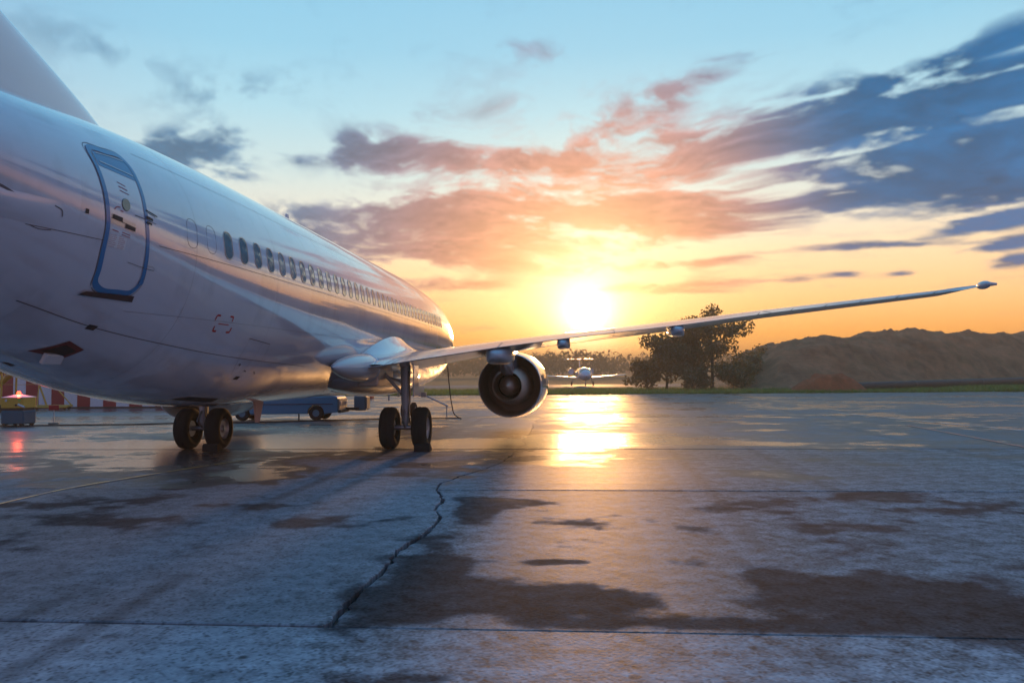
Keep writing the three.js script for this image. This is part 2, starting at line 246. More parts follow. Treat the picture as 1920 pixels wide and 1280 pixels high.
/* ------------------------------------------------------------------ ground beyond */
const soilTex = byteTex(1024, 1024, (x, y) => { const n = samp(NA, x / 1024, y / 1024), m = samp(NF, x / 1024, y / 1024); return [enc(lerp(0.05, 0.12, n) * (0.7 + 0.6 * m)), enc(lerp(0.07, 0.1, n) * (0.7 + 0.6 * m)), enc(0.03 * (0.7 + 0.6 * m))]; }, true);
soilTex.repeat.set(1 / 30, 1 / 30);
const fieldGeo = gridGeo(60, 60, (u, v) => { const X = (u - 0.5) * 3000, S = lerp(-1200, 2600, v); return [X, -0.12 + 0, -S, X, S]; });
structure('grass_field', fieldGeo, new THREE.MeshStandardMaterial({ map: soilTex, roughness: 0.95 }));
structure('taxiway', gridGeo(20, 2, (u, v) => { const X = lerp(-160, 160, u), S = lerp(102, 126, v); return [X, -0.1, -S, X, S]; }), new THREE.MeshPhysicalMaterial({ map: farMaps.map, roughness: 0.6 }));

/* ------------------------------------------------------------------ airliner */
const XC = -6.82, SG = 19.53;
const L = (x, y, s) => V(x, y, SG - s);
const ST = [[3, 0.25, 4.5, 4.0], [4, 0.65, 4.75, 3.65], [5.5, 1.12, 4.9, 3.12], [7, 1.48, 5.0, 2.62], [8.3, 1.66, 5.08, 2.22], [9.4, 1.76, 5.16, 1.91], [10.7, 1.83, 5.23, 1.59], [12.5, 1.87, 5.27, 1.36], [14.5, 1.88, 5.28, 1.27], [18, 1.88, 5.28, 1.27], [22, 1.88, 5.28, 1.27], [26, 1.88, 5.28, 1.27], [28.5, 1.88, 5.22, 1.27], [30.5, 1.865, 5.12, 1.275], [32, 1.79, 4.95, 1.3], [33.2, 1.65, 4.7, 1.36], [34.3, 1.38, 4.2, 1.5], [35.3, 0.98, 3.72, 1.78], [35.95, 0.5, 3.25, 2.2], [36.2, 0.03, 2.78, 2.72]];
function hermite(k, c, x) {                                        // monotone cubic
  let i = 0; while (i < k.length - 2 && k[i + 1][0] < x) i++;
  const sl = (j) => (j < 0 || j >= k.length - 1 ? null : (k[j + 1][c] - k[j][c]) / (k[j + 1][0] - k[j][0]));
  const tan = (j) => { const a = sl(j - 1), b = sl(j); if (a === null) return b; if (b === null) return a; return a * b <= 0 ? 0 : (2 * a * b) / (a + b); };
  const h = k[i + 1][0] - k[i][0], t = clamp((x - k[i][0]) / h), t2 = t * t, t3 = t2 * t;
  return (2 * t3 - 3 * t2 + 1) * k[i][c] + (t3 - 2 * t2 + t) * h * tan(i) + (-2 * t3 + 3 * t2) * k[i + 1][c] + (t3 - t2) * h * tan(i + 1);
}
function section(s) { const w = hermite(ST, 1, s), top = hermite(ST, 2, s), bot = hermite(ST, 3, s), yc = bot + (top - bot) * (2.13 / 4.01); return { w, top, bot, yc }; }
function skinAt(s, th) { const q = section(s); return V(q.w * Math.cos(th), q.yc + Math.sin(th) * (Math.sin(th) > 0 ? q.top - q.yc : q.yc - q.bot), SG - s); }
function normAt(s, th) { const a = skinAt(s + 0.02, th).sub(skinAt(s - 0.02, th)), b = skinAt(s, th + 0.01).sub(skinAt(s, th - 0.01)); return b.cross(a).normalize().multiplyScalar(-1); }
const thetaY = (s, y) => { const q = section(s), h = y > q.yc ? q.top - q.yc : q.yc - q.bot; return Math.asin(clamp((y - q.yc) / h, -1, 1)); };
const thetaX = (s, x) => -Math.acos(clamp(x / section(s).w, -1, 1));   // lower half
function skin(s, y, off = 0) { const th = thetaY(s, y), p = skinAt(s, th), n = normAt(s, th); if (n.x < 0) n.negate(); return p.addScaledVector(n, off); }
function belly(s, x, off = 0) { const th = thetaX(s, x), p = skinAt(s, th), n = normAt(s, th); if (n.y > 0) n.negate(); return p.addScaledVector(n, off); }
function patch(corners, off, nu = 10, nv = 10, f = skin) {          // corners [s, y] x4 in ring order
  const [a, b, c, d] = corners;
  return gridGeo(nu, nv, (u, v) => { const s = lerp(lerp(a[0], b[0], u), lerp(d[0], c[0], u), v), y = lerp(lerp(a[1], b[1], u), lerp(d[1], c[1], u), v), p = f(s, y, off); return [p.x, p.y, p.z, s, y]; });
}
function band(pts, width, off, closed = false, f = skin, n = 0) {    // ribbon following the skin along [s, y] points
  const c = new THREE.CatmullRomCurve3(pts.map(([s, y]) => V(s, y, 0)), closed, 'centripetal'), N = n || pts.length * 8;
  return gridGeo(N, 1, (u, v) => { const p = c.getPointAt(u), t = c.getTangentAt(u), k = (v - 0.5) * width, q = f(p.x - t.y * k, p.y + t.x * k, off); return [q.x, q.y, q.z, u, v]; });
}
const oil = byteTex(512, 512, (x, y) => samp(NC, x / 512, y / 512) * 0.7 + 0.18 * samp(NB, x / 512, y / 512) + 0.06 * Math.cos((x / 512) * Math.PI * 24)); oil.repeat.set(1 / 6, 1 / 6);
const dirtTex = byteTex(1024, 1024, (x, y) => { const n = samp(NA, x / 1024, y / 1024), m = samp(NB, x / 300, y / 1024), k = 1 - 0.1 * n - 0.12 * sstep(0.5, 0.9, m); return [enc(k * 0.6), enc(k * 0.62), enc(k * 0.68)]; }, true); dirtTex.repeat.set(1 / 8, 1 / 4);
const paintWhite = new THREE.MeshPhysicalMaterial({ map: dirtTex, roughness: 0.12, ior: 1.85, clearcoat: 1, clearcoatRoughness: 0.03, bumpMap: oil, bumpScale: 0.0035 });
const paintGrey = std(0.5, 0.52, 0.54, 0.3, 0, { clearcoat: 1, clearcoatRoughness: 0.12 });
const paintBlue = std(0.008, 0.17, 0.4, 0.35, 0, { clearcoat: 0.6 });
const alu = std(0.75, 0.76, 0.78, 0.28, 1), aluDark = std(0.66, 0.55, 0.44, 0.42, 0.3), steel = std(0.5, 0.5, 0.52, 0.35, 0.8), rubber = std(0.012, 0.012, 0.013, 0.9), seamMat = std(0.12, 0.11, 0.12, 0.7), dark = std(0.02, 0.02, 0.022, 0.6), red = std(0.45, 0.015, 0.02, 0.45), glass = std(0.02, 0.045, 0.05, 0.06, 0, { clearcoat: 1, clearcoatRoughness: 0.03 }), glassPale = std(0.13, 0.15, 0.15, 0.07, 0, { clearcoat: 1, clearcoatRoughness: 0.03 }), glassGreen = std(0.04, 0.08, 0.08, 0.06, 0, { clearcoat: 1, clearcoatRoughness: 0.03 }), windowRim = std(0.42, 0.38, 0.34, 0.35, 0.6), gearGrey = std(0.42, 0.43, 0.44, 0.4, 0.2), chrome = std(0.8, 0.8, 0.8, 0.12, 1);

const plane = thing('airliner', 'large white twin-engine airliner with blue-framed rear door parked on wet apron', 'airliner', [XC, 0, -SG]);
{
  const NT = 128, NS = 260;
  const fus = gridGeo(NS, NT, (u, v) => { const s = 3 + 33.2 * (u < 0.9 ? u : 0.9 + (1 - (1 - (u - 0.9) / 0.1) ** 1.6) * 0.1), th = v * Math.PI * 2 + Math.PI / 2, p = skinAt(Math.min(s, 36.2), th); return [p.x, p.y, p.z, s, v * 12]; });
  // weld the seam's normals
  const nrm = fus.attributes.normal; for (let i = 0; i <= NS; i++) { const a = i * (NT + 1), b = a + NT, x = nrm.getX(a) + nrm.getX(b), y = nrm.getY(a) + nrm.getY(b), z = nrm.getZ(a) + nrm.getZ(b), l = Math.hypot(x, y, z); nrm.setXYZ(a, x / l, y / l, z / l); nrm.setXYZ(b, x / l, y / l, z / l); }
  part('fuselage', fus, paintWhite, plane);
  part('tail_cone', new THREE.SphereGeometry(0.25, 20, 14).scale(1, 1, 1.6).translate(0, 4.25, SG - 3.02), paintGrey, plane);

  // vertical fin with its dorsal fillet
  const LE = [[5.0, 11.75], [5.2, 11.2], [5.45, 10.7], [5.99, 9.3], [6.5, 7.9], [6.8, 7.3], [8.6, 5.4], [11.2, 2.7]], TE = [[5.0, 3.3], [11.2, 0.9]];
  const fin = gridGeo(46, 40, (u, v) => {
    const y = 4.8 + 6.4 * u, le = hermite(LE.map((k) => [k[0], k[1]]), 1, clamp(y, 5, 11.2)), te = lerp(3.4, 0.9, u), a = v * Math.PI * 2, xc = 0.5 + 0.5 * Math.cos(a), c = le - te;
    const main = Math.min(1, c / 4.2), th = 0.055 * Math.min(c, 4.6 - 1.8 * u) * 1.6 * Math.sqrt(Math.max(0, 1 - xc) + 0.0015) * Math.pow(xc + 0.004, 0.62) * 2.0;
    return [Math.sin(a) >= 0 ? th : -th, y, SG - (te + c * (1 - (1 - xc))), y, xc];
  });
  part('vertical_fin', fin, paintWhite, plane);
  // horizontal stabilisers (behind and above the camera)
  for (const m of [-1, 1]) {
    const st = gridGeo(12, 32, (u, v) => { const x = lerp(0.5, 6.35, u), le = lerp(5.2, 2.1, u), c = lerp(2.9, 1.2, u), a = v * Math.PI * 2, xc = 0.5 + 0.5 * Math.cos(a), t = 0.09 * c * 1.4 * Math.sqrt(1 - xc + 0.001) * Math.pow(xc + 0.004, 0.6); return [m * x, 4.3 + 0.12 * x + (Math.sin(a) >= 0 ? t : -t), SG - (le - c * (1 - xc)), x, xc]; });
    part('horizontal_stabiliser', st, paintWhite, plane);
  }

  // rear service door
  const edge = [[8.30, 4.33], [8.62, 4.385], [8.9, 4.395], [9.0, 4.30], [9.03, 4.1], [9.06, 3.76], [9.11, 3.5], [9.17, 3.2], [9.2, 2.96], [9.12, 2.84], [8.9, 2.82], [8.68, 2.825], [8.54, 2.9], [8.50, 3.02], [8.44, 3.25], [8.42, 3.52], [8.37, 3.8], [8.32, 4.1]];
  const door = part('door', patch([[8.52, 2.84], [9.16, 2.84], [8.98, 4.36], [8.33, 4.32]], 0.004, 10, 24), paintWhite, plane);
  door.userData.label = 'rear service door with blue outline';
  part('door_outline', band(edge, 0.062, 0.009, true, skin, 220), paintBlue, door);
  part('door_upper_panel', patch([[8.36, 4.16], [9.0, 4.13], [8.96, 4.37], [8.34, 4.32]], 0.0065, 10, 6), paintBlue, door);
  parts('door_trim', [band([[8.4, 4.215], [8.7, 4.2], [8.97, 4.185]], 0.012, 0.012), band([[8.4, 4.31], [8.65, 4.335], [8.9, 4.345]], 0.01, 0.012)], paintGrey, door);
  part('door_window', [(() => { const c = skin(8.7, 3.79, 0.006), n = normAt(8.7, thetaY(8.7, 3.79)); if (n.x < 0) n.negate(); return new THREE.CylinderGeometry(0.07, 0.075, 0.012, 28).applyQuaternion(new THREE.Quaternion().setFromUnitVectors(V(0, 1, 0), n)).translate(c.x, c.y, c.z); })()], glass, door);
  const hd = part('door_handle_recess', patch([[8.46, 3.545], [8.88, 3.505], [8.88, 3.60], [8.46, 3.65]], 0.006, 6, 3), steel, door);
  parts('door_handle', [patch([[8.48, 3.60], [8.64, 3.585], [8.64, 3.63], [8.48, 3.645]], 0.012, 4, 2), patch([[8.7, 3.525], [8.87, 3.512], [8.87, 3.55], [8.7, 3.57]], 0.012, 4, 2), band([[8.46, 3.60], [8.67, 3.578], [8.88, 3.553]], 0.006, 0.011)], dark, hd);
  part('door_sill_plate', [patch([[8.42, 2.755], [9.22, 2.735], [9.2, 2.805], [8.5, 2.8]], 0.02, 10, 3)], std(0.05, 0.03, 0.03, 0.6), door);
  part('door_gap', [band(edge.map(([s, y]) => [8.77 + (s - 8.77) * 1.11, 3.6 + (y - 3.6) * 1.055]), 0.006, 0.003, true, skin, 180)], seamMat, door);
  // hinge arms forward of the door
  parts('door_hinge', [band([[9.06, 3.8], [9.28, 3.76]], 0.016, 0.014), band([[9.05, 3.72], [9.18, 3.70]], 0.03, 0.02), band([[9.06, 3.66], [9.16, 3.645]], 0.026, 0.02), band([[8.85, 3.7], [9.06, 3.69]], 0.007, 0.01), band([[9.08, 3.69], [9.26, 3.67]], 0.005, 0.008)], dark, door);
  part('door_hinge_lower', [band([[9.17, 2.97], [9.24, 2.96]], 0.05, 0.014)], paintBlue, door);
  // printed placards on the door
  const cv = document.createElement('canvas'); cv.width = 512; cv.height = 512; const cx = cv.getContext('2d');
  cx.fillStyle = '#cfd0d3'; cx.fillRect(0, 0, 512, 512); cx.fillStyle = '#9c2f38'; cx.font = 'bold 34px sans-serif';
  const rows1 = ['TO OPEN', 'PULL HANDLE', 'OUT AND', 'ROTATE', 'PULL DOOR', 'OUTWARD'];
  for (let c = 0; c < 2; c++) for (let r = 0; r < 7; r++) { cx.font = 'bold 40px sans-serif'; cx.fillText(rows1[(r + c * 2) % 6].slice(0, 8), 14 + c * 256, 58 + r * 70, 220); }
  const print = new THREE.CanvasTexture(cv); print.colorSpace = THREE.SRGBColorSpace;
  const placardMat = new THREE.MeshPhysicalMaterial({ map: print, roughness: 0.4, clearcoat: 1, clearcoatRoughness: 0.05 });
  const uvFit = (g) => { const p = g.attributes.uv; let a = 1e9, b = -1e9, c = 1e9, d = -1e9; for (let i = 0; i < p.count; i++) { a = Math.min(a, p.getX(i)); b = Math.max(b, p.getX(i)); c = Math.min(c, p.getY(i)); d = Math.max(d, p.getY(i)); } for (let i = 0; i < p.count; i++) p.setXY(i, (p.getX(i) - a) / (b - a), (p.getY(i) - c) / (d - c)); return g; };
  part('placard', uvFit(patch([[8.48, 3.29], [8.76, 3.28], [8.76, 3.41], [8.48, 3.43]], 0.0065, 4, 4)), placardMat, door);
  parts('placard', [0, 1, 2].map((i) => band([[8.6 + 0.01 * i, 4.03 - 0.045 * i], [8.74 + 0.02 * i, 4.01 - 0.045 * i]], i === 1 ? 0.016 : 0.012, 0.0065)), std(0.35, 0.2, 0.26, 0.5), door);
  parts('placard', [band([[8.5, 3.70], [8.54, 3.735], [8.6, 3.74]], 0.014, 0.0065), band([[8.6, 3.705], [8.65, 3.70]], 0.014, 0.0065), band([[8.5, 3.475], [8.6, 3.465]], 0.012, 0.0065), band([[8.66, 3.47], [8.8, 3.455]], 0.01, 0.0065), band([[8.66, 3.445], [8.8, 3.43]], 0.01, 0.0065)], std(0.4, 0.12, 0.15, 0.5), door);

  // skin seams
  const seams = [];
  const runS = (s0, s1, y, w = 0.007) => seams.push(band([[s0, y], [(s0 + s1) / 2, y], [s1, y]], w, 0.0025, false, skin, Math.ceil((s1 - s0) * 6)));
  runS(9.35, 28.5, 3.42); runS(7.4, 8.42, 3.34); runS(9.3, 27, 4.55, 0.004); runS(9.2, 28, 2.62, 0.003);
  seams.push(band([[7.9, 2.64], [9, 2.42], [10.5, 2.24], [12.2, 2.12], [15.5, 2.0]], 0.008, 0.0025));
  seams.push(band([[8.86, 3.16], [9.16, 3.13], [9.34, 3.12]], 0.006, 0.011), band([[9.2, 3.16], [9.35, 3.15], [9.36, 3.11]], 0.004, 0.003));
  for (const s of [10.2, 12.9, 15.6, 18.3, 21]) seams.push(band([[s, 1.75], [s, 2.6], [s, 3.4], [s, 4.2], [s, 4.9]], 0.0035, 0.0025, false, skin, 40));
  seams.push(band([[12.35, 2.42], [13.2, 2.36]], 0.01, 0.003), band([[12.35, 2.42], [12.4, 2.1], [12.6, 1.85]], 0.004, 0.003), band([[13.2, 2.36], [13.25, 2.05]], 0.004, 0.003));
  part('panel_seam', seams, seamMat, plane).userData.kind = 'stuff';

  // red corner marks
  const rm = []; const [ra, rb, rc, rd] = [[11.08, 2.70], [11.56, 2.705], [11.62, 2.48], [11.14, 2.48]];
  for (const [p, ds, dy] of [[ra, 0.1, -0.07], [rb, -0.1, -0.07], [rc, -0.1, 0.07], [rd, 0.1, 0.07]]) { rm.push(band([[p[0] + ds, p[1]], [p[0] + ds * 0.5, p[1]], [p[0] + ds * 0.08, p[1] + dy * 0.08], [p[0], p[1] + dy * 0.5], [p[0], p[1] + dy]], 0.026, 0.003)); }
  rm.push(band([[11.2, 2.585], [11.5, 2.585]], 0.012, 0.003));
  parts('red_corner_mark', rm, red, plane);

  // small ports and vents low on the tail
  part('vent', [patch([[8.92, 2.40], [9.05, 2.385], [9.055, 2.435], [8.925, 2.45]], 0.004, 4, 4)], dark, plane);
  part('vent', [band([[8.07, 3.6], [8.12, 3.6]], 0.05, 0.004)], dark, plane);
  part('vent', [patch([[12.0, 0.5], [13.4, 0.5], [13.35, 0.66], [12.3, 0.66]], 0.004, 8, 3, belly)], dark, plane);
  part('vent', [band([[12.82, 1.80], [12.98, 1.79]], 0.05, 0.004)], dark, plane);
  parts('vent', [band([[12.55, 2.02], [12.62, 2.0]], 0.03, 0.004), band([[13.3, 1.9], [13.4, 1.86]], 0.015, 0.004), band([[12.9, 1.92], [13.0, 1.9]], 0.015, 0.004)], seamMat, plane);
  part('vent', [patch([[9.0, 0.0], [9.16, 0.0], [9.14, 0.07], [9.02, 0.07]], 0.004, 3, 3, belly)], dark, plane);
  // open service panel under the tail
  const pan = part('service_panel', [patch([[8.78, 0.48], [9.22, 0.62], [9.26, 0.86], [8.95, 0.88]], 0.006, 5, 5, belly)], std(0.16, 0.02, 0.025, 0.5), plane);
  part('panel_flap', [(() => { const p = belly(9.05, 0.6, 0), g = new RoundedBoxGeometry(0.06, 0.14, 0.34, 2, 0.02); g.rotateZ(-0.5); g.translate(p.x, p.y - 0.055, p.z); return g; })()], paintGrey, pan);
  part('service_port', [patch([[8.86, 0.58], [9.16, 0.66], [9.2, 0.8], [8.98, 0.82]], 0.01, 4, 4, belly)], dark, pan);
  // auxiliary inlet scoop beside the tail
  const sc = part('inlet_scoop', gridGeo(16, 14, (u, v) => { const s = lerp(6.7, 7.75, u), y = lerp(3.36, 3.62, v), k = Math.sin(v * Math.PI) * Math.pow(1 - u, 0.8) * 0.03 + 0.002, p = skin(s, y, k); return [p.x, p.y, p.z]; }), paintWhite, plane);
  part('inlet_opening', [patch([[6.6, 3.4], [7.06, 3.4], [7.02, 3.5], [6.6, 3.56]], 0.034, 4, 4)], dark, sc);
  parts('inlet_rim', [band([[7.66, 3.57], [7.76, 3.54], [7.78, 3.48]], 0.012, 0.006), band([[7.45, 3.34], [7.55, 3.32], [7.7, 3.33]], 0.008, 0.005), band([[6.6, 3.66], [7.0, 3.64], [7.3, 3.55]], 0.025, 0.006)], seamMat, sc);

  // cabin windows
  const rr = (w, h, r) => { const o = []; for (const [sx, sy, a0] of [[1, 1, 0], [-1, 1, 90], [-1, -1, 180], [1, -1, 270]]) for (let k = 0; k <= 5; k++) { const a = (a0 + k * 18) * D2R; o.push([sx * (w / 2 - r) + r * Math.cos(a), sy * (h / 2 - r) + r * Math.sin(a)]); } return o; };
  const ringPts = rr(0.25, 0.375, 0.105), outPts = rr(0.285, 0.41, 0.12);
  const Y0 = 3.7;
  const paneGeo = (s0) => { const pos = [], idx = []; const c = skin(s0, Y0, 0.003); pos.push(c.x, c.y, c.z - (SG - s0)); for (const [a, b] of ringPts) { const p = skin(s0 + a, Y0 + b, 0.0025); pos.push(p.x, p.y, p.z - (SG - s0)); } for (const f of [0.5]) void f; const n = ringPts.length; for (let i = 0; i < n; i++) idx.push(0, 1 + i, 1 + ((i + 1) % n)); const g = new THREE.BufferGeometry(); g.setAttribute('position', new THREE.Float32BufferAttribute(pos, 3)); g.setIndex(idx); g.computeVertexNormals(); return g; };
  const rimGeo = (s0, inner, outer, off) => gridGeo(inner.length, 2, (u, v, i, j) => { const k = i % inner.length, a = lerp(inner[k][0], outer[k][0], v), b = lerp(inner[k][1], outer[k][1], v), p = skin(s0 + a, Y0 + b, j === 1 ? off : 0.001); return [p.x, p.y, p.z - (SG - s0)]; });
  const cache = {};
  for (let n = -2; n < 36; n++) {
    const s = 11.11 + 0.508 * n, key = s > 14.8 && s < 28 ? 'mid' : String(n);
    const rim = cache[key + 'r'] ??= rimGeo(s, ringPts, outPts, n < 0 ? 0.0035 : 0.009), pane = cache[key + 'p'] ??= paneGeo(s);
    if (n < 0) { const m = part('window_plug', rimGeo(s, ringPts, rr(0.262, 0.387, 0.11), 0.003), seamMat, plane); m.position.z = SG - s; continue; }
    const w = part('cabin_window', pane, [glass, glassPale, glass, glassGreen, glass][(n * 7 + 3) % 5], plane); w.position.z = SG - s;
    part('window_frame', rim, windowRim, w);
  }

  // wing, both sides
  const WS = [[1.2, 25.2, 17.9, 1.86, 0.115], [2.0, 24.6, 17.95, 1.965, 0.115], [3.3, 23.6, 17.95, 2.16, 0.112], [5.05, 22.25, 17.93, 2.41, 0.11], [6.54, 21.35, 17.5, 2.57, 0.108], [9.13, 19.85, 16.74, 2.81, 0.105], [10.75, 18.9, 16.26, 2.99, 0.1], [13.85, 17.05, 15.33, 3.28, 0.1], [14.15, 16.7, 15.25, 3.34, 0.08], [14.28, 16.2, 15.3, 3.38, 0.05]];
  const wingAt = (x) => [1, 2, 3, 4].map((c) => { let i = 0; while (i < WS.length - 2 && WS[i + 1][0] < x) i++; const t = (x - WS[i][0]) / (WS[i + 1][0] - WS[i][0]); return lerp(WS[i][c], WS[i + 1][c], t); });
  const thick = (xc) => 5 * (0.2969 * Math.sqrt(xc) - 0.126 * xc - 0.3516 * xc * xc + 0.2843 * xc ** 3 - 0.1015 * xc ** 4) + 0.012 * xc;
  const wingPt = (x, xc, up) => { const [le, te, y, t] = wingAt(x), c = le - te, inc = 0.03; return V(x, y + inc * c * (1 - xc) + c * t * 1.2 * (up ? 0.72 : -0.42) * thick(xc) + (up ? 0.0 : 0), SG - (le - c * xc)); };
  const spanX = []; for (let i = 0; i < WS.length - 1; i++) for (let k = 0; k < 6; k++) spanX.push(lerp(WS[i][0], WS[i + 1][0], k / 6)); spanX.push(14.28);
  const wingGeo = (m) => { const nx = spanX.length - 1, nv = 60; const g = gridGeo(nx, nv, (u, v, i, j) => { const a = (j / nv) * Math.PI * 2, xc = 0.5 + 0.5 * Math.cos(a), p = wingPt(spanX[i], clamp(xc, 0, 1), Math.sin(a) >= -1e-9); return [m * p.x, p.y, p.z, p.x, p.z]; }); return g; };
  const surf = (x, xc, up, off) => { const p = wingPt(x, xc, up); p.y += off; return p; };
  const strip = (x0, c0, x1, c1, w, up, off, m, n = 24) => gridGeo(n, 1, (u, v) => { const x = lerp(x0, x1, u), c = lerp(c0, c1, u), p = surf(x, clamp(c + (v - 0.5) * w, 0, 1), up, off); return [m * p.x, p.y, p.z]; });
  for (const m of [1, -1]) {
    const wg = part('wing', wingGeo(m), paintGrey, plane);
    // flap, aileron and spoiler gaps on top, flap edges below
    const gaps = [];
    for (const up of [true, false]) { const o = up ? 0.003 : -0.003; gaps.push(strip(2.1, 0.78, 5, 0.72, 0.006, up, o, m), strip(5, 0.72, 10.6, 0.72, 0.008, up, o, m), strip(10.7, 0.7, 13.7, 0.7, 0.008, up, o, m)); for (const x of [2.6, 5.02, 7.6, 10.65, 13.7]) gaps.push(gridGeo(8, 1, (u, v) => { const p = surf(x + (v - 0.5) * 0.02, lerp(0.72, 0.995, u), up, o); return [m * p.x, p.y, p.z]; })); }
    gaps.push(strip(2.3, 0.56, 5, 0.52, 0.005, true, 0.003, m), strip(5.2, 0.56, 10.4, 0.56, 0.006, true, 0.003, m));
    part('flap_gap', gaps, seamMat, wg).userData.kind = 'stuff';
    part('leading_edge', [gridGeo(50, 8, (u, v) => { const x = lerp(2.2, 14.0, u), q = (v - 0.5) * 2, p = wingPt(x, Math.min(0.05, q * q * 0.05), q > 0); const d = 0.004; return [m * p.x, p.y + (q > 0 ? d : -d), p.z - d * 1.5]; })], alu, wg);
    const tip = surf(14.2, 0.9, true, 0);
    part('tip_light', [new THREE.SphereGeometry(0.1, 18, 12).scale(0.8, 0.75, 2.2).translate(m * 14.2, 3.36, SG - 15.25), new THREE.CylinderGeometry(0.022, 0.045, 0.14, 10).rotateZ(-m * Math.PI / 2).translate(m * 14.33, 3.37, SG - 15.2)], paintGrey, wg);
    for (const x of [10.4, 11.0, 11.6, 12.2, 12.8, 13.4]) { const p = wingPt(x, 1, true); part('static_wick', rod(V(m * p.x, p.y, p.z), V(m * (p.x + 0.02), p.y + 0.03, p.z + 0.14), 0.006, 0.003, 6), dark, wg); }
    // flap track fairings
    const canoe = (x, len, w, h, drop) => gridGeo(24, 20, (u, v) => { const [le, te, y] = wingAt(x), s = lerp(te - 0.12, te + len, u * u), prof = Math.pow(clamp(u * u * 7), 0.4) * Math.pow(clamp((1 - u * u) * 1.6), 0.5), a = v * Math.PI * 2, ca = Math.cos(a), sa = Math.sin(a), e = 0.65, yy = y + 0.018 * (s - te) - h * 0.42 - drop * (1 - u * u); return [m * (x + Math.sign(ca) * Math.abs(ca) ** e * w / 2 * prof), yy + Math.sign(sa) * Math.abs(sa) ** e * h / 2 * prof, SG - s]; });
    for (const [x, len, w, h, d] of [[5.02, 3.0, 0.62, 0.42, 0.0], [6.5, 2.4, 0.29, 0.25, 0.0], [8.9, 2.0, 0.29, 0.25, 0.0]]) part('flap_track_fairing', canoe(x, len, w, h, d), paintGrey, wg);

    // engine
    const EX = 4.85, EY = 1.475, lat = (pts, seg = 64) => new THREE.LatheGeometry(pts.map(([s, r]) => new THREE.Vector2(r, -(s))), seg).rotateX(Math.PI / 2).scale(1, 1, 1);
    // lathe axis: y -> z; a point with s ahead ends at z = SG - s
    const eng = (pts) => { const g = new THREE.LatheGeometry(pts.map(([s, r]) => new THREE.Vector2(Math.max(r * 0.95, 0.0005), -(s - 1.3))), 72); g.rotateX(Math.PI / 2); g.translate(m * EX, EY, SG); return g; };
    const nac = part('engine_nacelle', eng([[24.3, 0.93], [24.29, 0.955], [24.6, 0.99], [25.4, 1.045], [26.4, 1.07], [27.4, 1.05], [28.2, 0.97], [28.5, 0.88], [28.56, 0.83], [28.5, 0.79], [28.2, 0.77], [27.4, 0.78]]), paintWhite, plane);
    part('bypass_duct', eng([[27.35, 0.78], [26.6, 0.85], [25.4, 0.9], [24.31, 0.932]]), std(0.72, 0.6, 0.48, 0.55), nac);
    part('intake_lip', eng([[28.3, 0.955], [28.5, 0.885], [28.57, 0.83], [28.5, 0.785], [28.3, 0.768]]), alu, nac);
    part('core_cowl', eng([[26.2, 0.62], [25.4, 0.63], [24.6, 0.57], [23.9, 0.48], [23.55, 0.43], [23.54, 0.41], [23.9, 0.4], [24.6, 0.38]]), aluDark, nac);
    part('fan_duct_end', eng([[26.15, 0.9], [26.15, 0.55], [26.1, 0.1]]), std(0.5, 0.42, 0.33, 0.5, 0.1), nac);
    part('exhaust_plug', eng([[24.7, 0.3], [24.2, 0.3], [23.7, 0.22], [23.35, 0.1], [23.2, 0.0]]), aluDark, nac);
    part('turbine_end', eng([[24.65, 0.42], [24.66, 0.1]]), dark, nac);
    part('fan', eng([[27.3, 0.8], [27.35, 0.3], [27.8, 0.02]]), std(0.15, 0.15, 0.16, 0.35, 0.8), nac);
    parts('reverser_seam', [eng([[26.3, 1.0705], [26.3, 1.0745], [26.318, 1.0745], [26.318, 1.0705]]), eng([[27.85, 1.016], [27.85, 1.021], [27.868, 1.019], [27.868, 1.014]])], seamMat, nac);
    // pylon
    part('pylon', gridGeo(30, 24, (u, v) => { const s = lerp(20.9, 25.6, u), [le, te, yw] = wingAt(EX), a = v * Math.PI * 2, ca = Math.cos(a), sa = Math.sin(a), topY = s < le ? yw + 0.05 : lerp(yw + 0.12, EY + 1.02, clamp((s - le) / (25.6 - le))), botY = lerp(yw - 0.3, EY + 0.28, clamp((s - 20.9) / 1.3)), w = 0.2 * Math.sqrt(clamp(Math.min((s - 20.89) / 1.0, (25.62 - s) / 1.5))) + 0.004, cy = (topY + botY) / 2, h = Math.abs(topY - botY) / 2; return [m * (EX + w * Math.sign(ca) * Math.abs(ca) ** 0.6), cy + h * Math.sign(sa) * Math.abs(sa) ** 0.5, SG - s]; }), paintWhite, nac);

    // wing root fairing: a bullet-shaped tail, then the body under the wing root
    const bul = part('root_fairing', gridGeo(30, 28, (u, v) => { const s = lerp(16.55, 18.75, u), r = 0.335 * Math.pow(Math.sin(Math.min(1, u * 1.02) * Math.PI / 2), 0.62), a = v * Math.PI * 2; return [m * (1.66 + 0.1 * u + r * 1.08 * Math.cos(a)), 1.985 + r * Math.sin(a), SG - s]; }), paintGrey, plane);
    part('fairing_rim', [new THREE.TorusGeometry(0.335, 0.014, 8, 40).scale(1.08, 1, 1).translate(m * 1.76, 1.985, SG - 18.75)], alu, bul);
    part('fairing_bay', [box(0.5, 0.52, 1.6, m * 1.82, 1.8, SG - 19.6, 0.05)], aluDark, bul);
    part('belly_fairing', gridGeo(30, 24, (u, v) => { const s = lerp(18.2, 26.5, u), k = Math.pow(Math.sin(u * Math.PI), 0.45), a = v * Math.PI * 2; return [m * (1.1 + 1.02 * k * Math.cos(a)), 1.72 + 0.5 * k * Math.sin(a), SG - s]; }), paintWhite, plane);
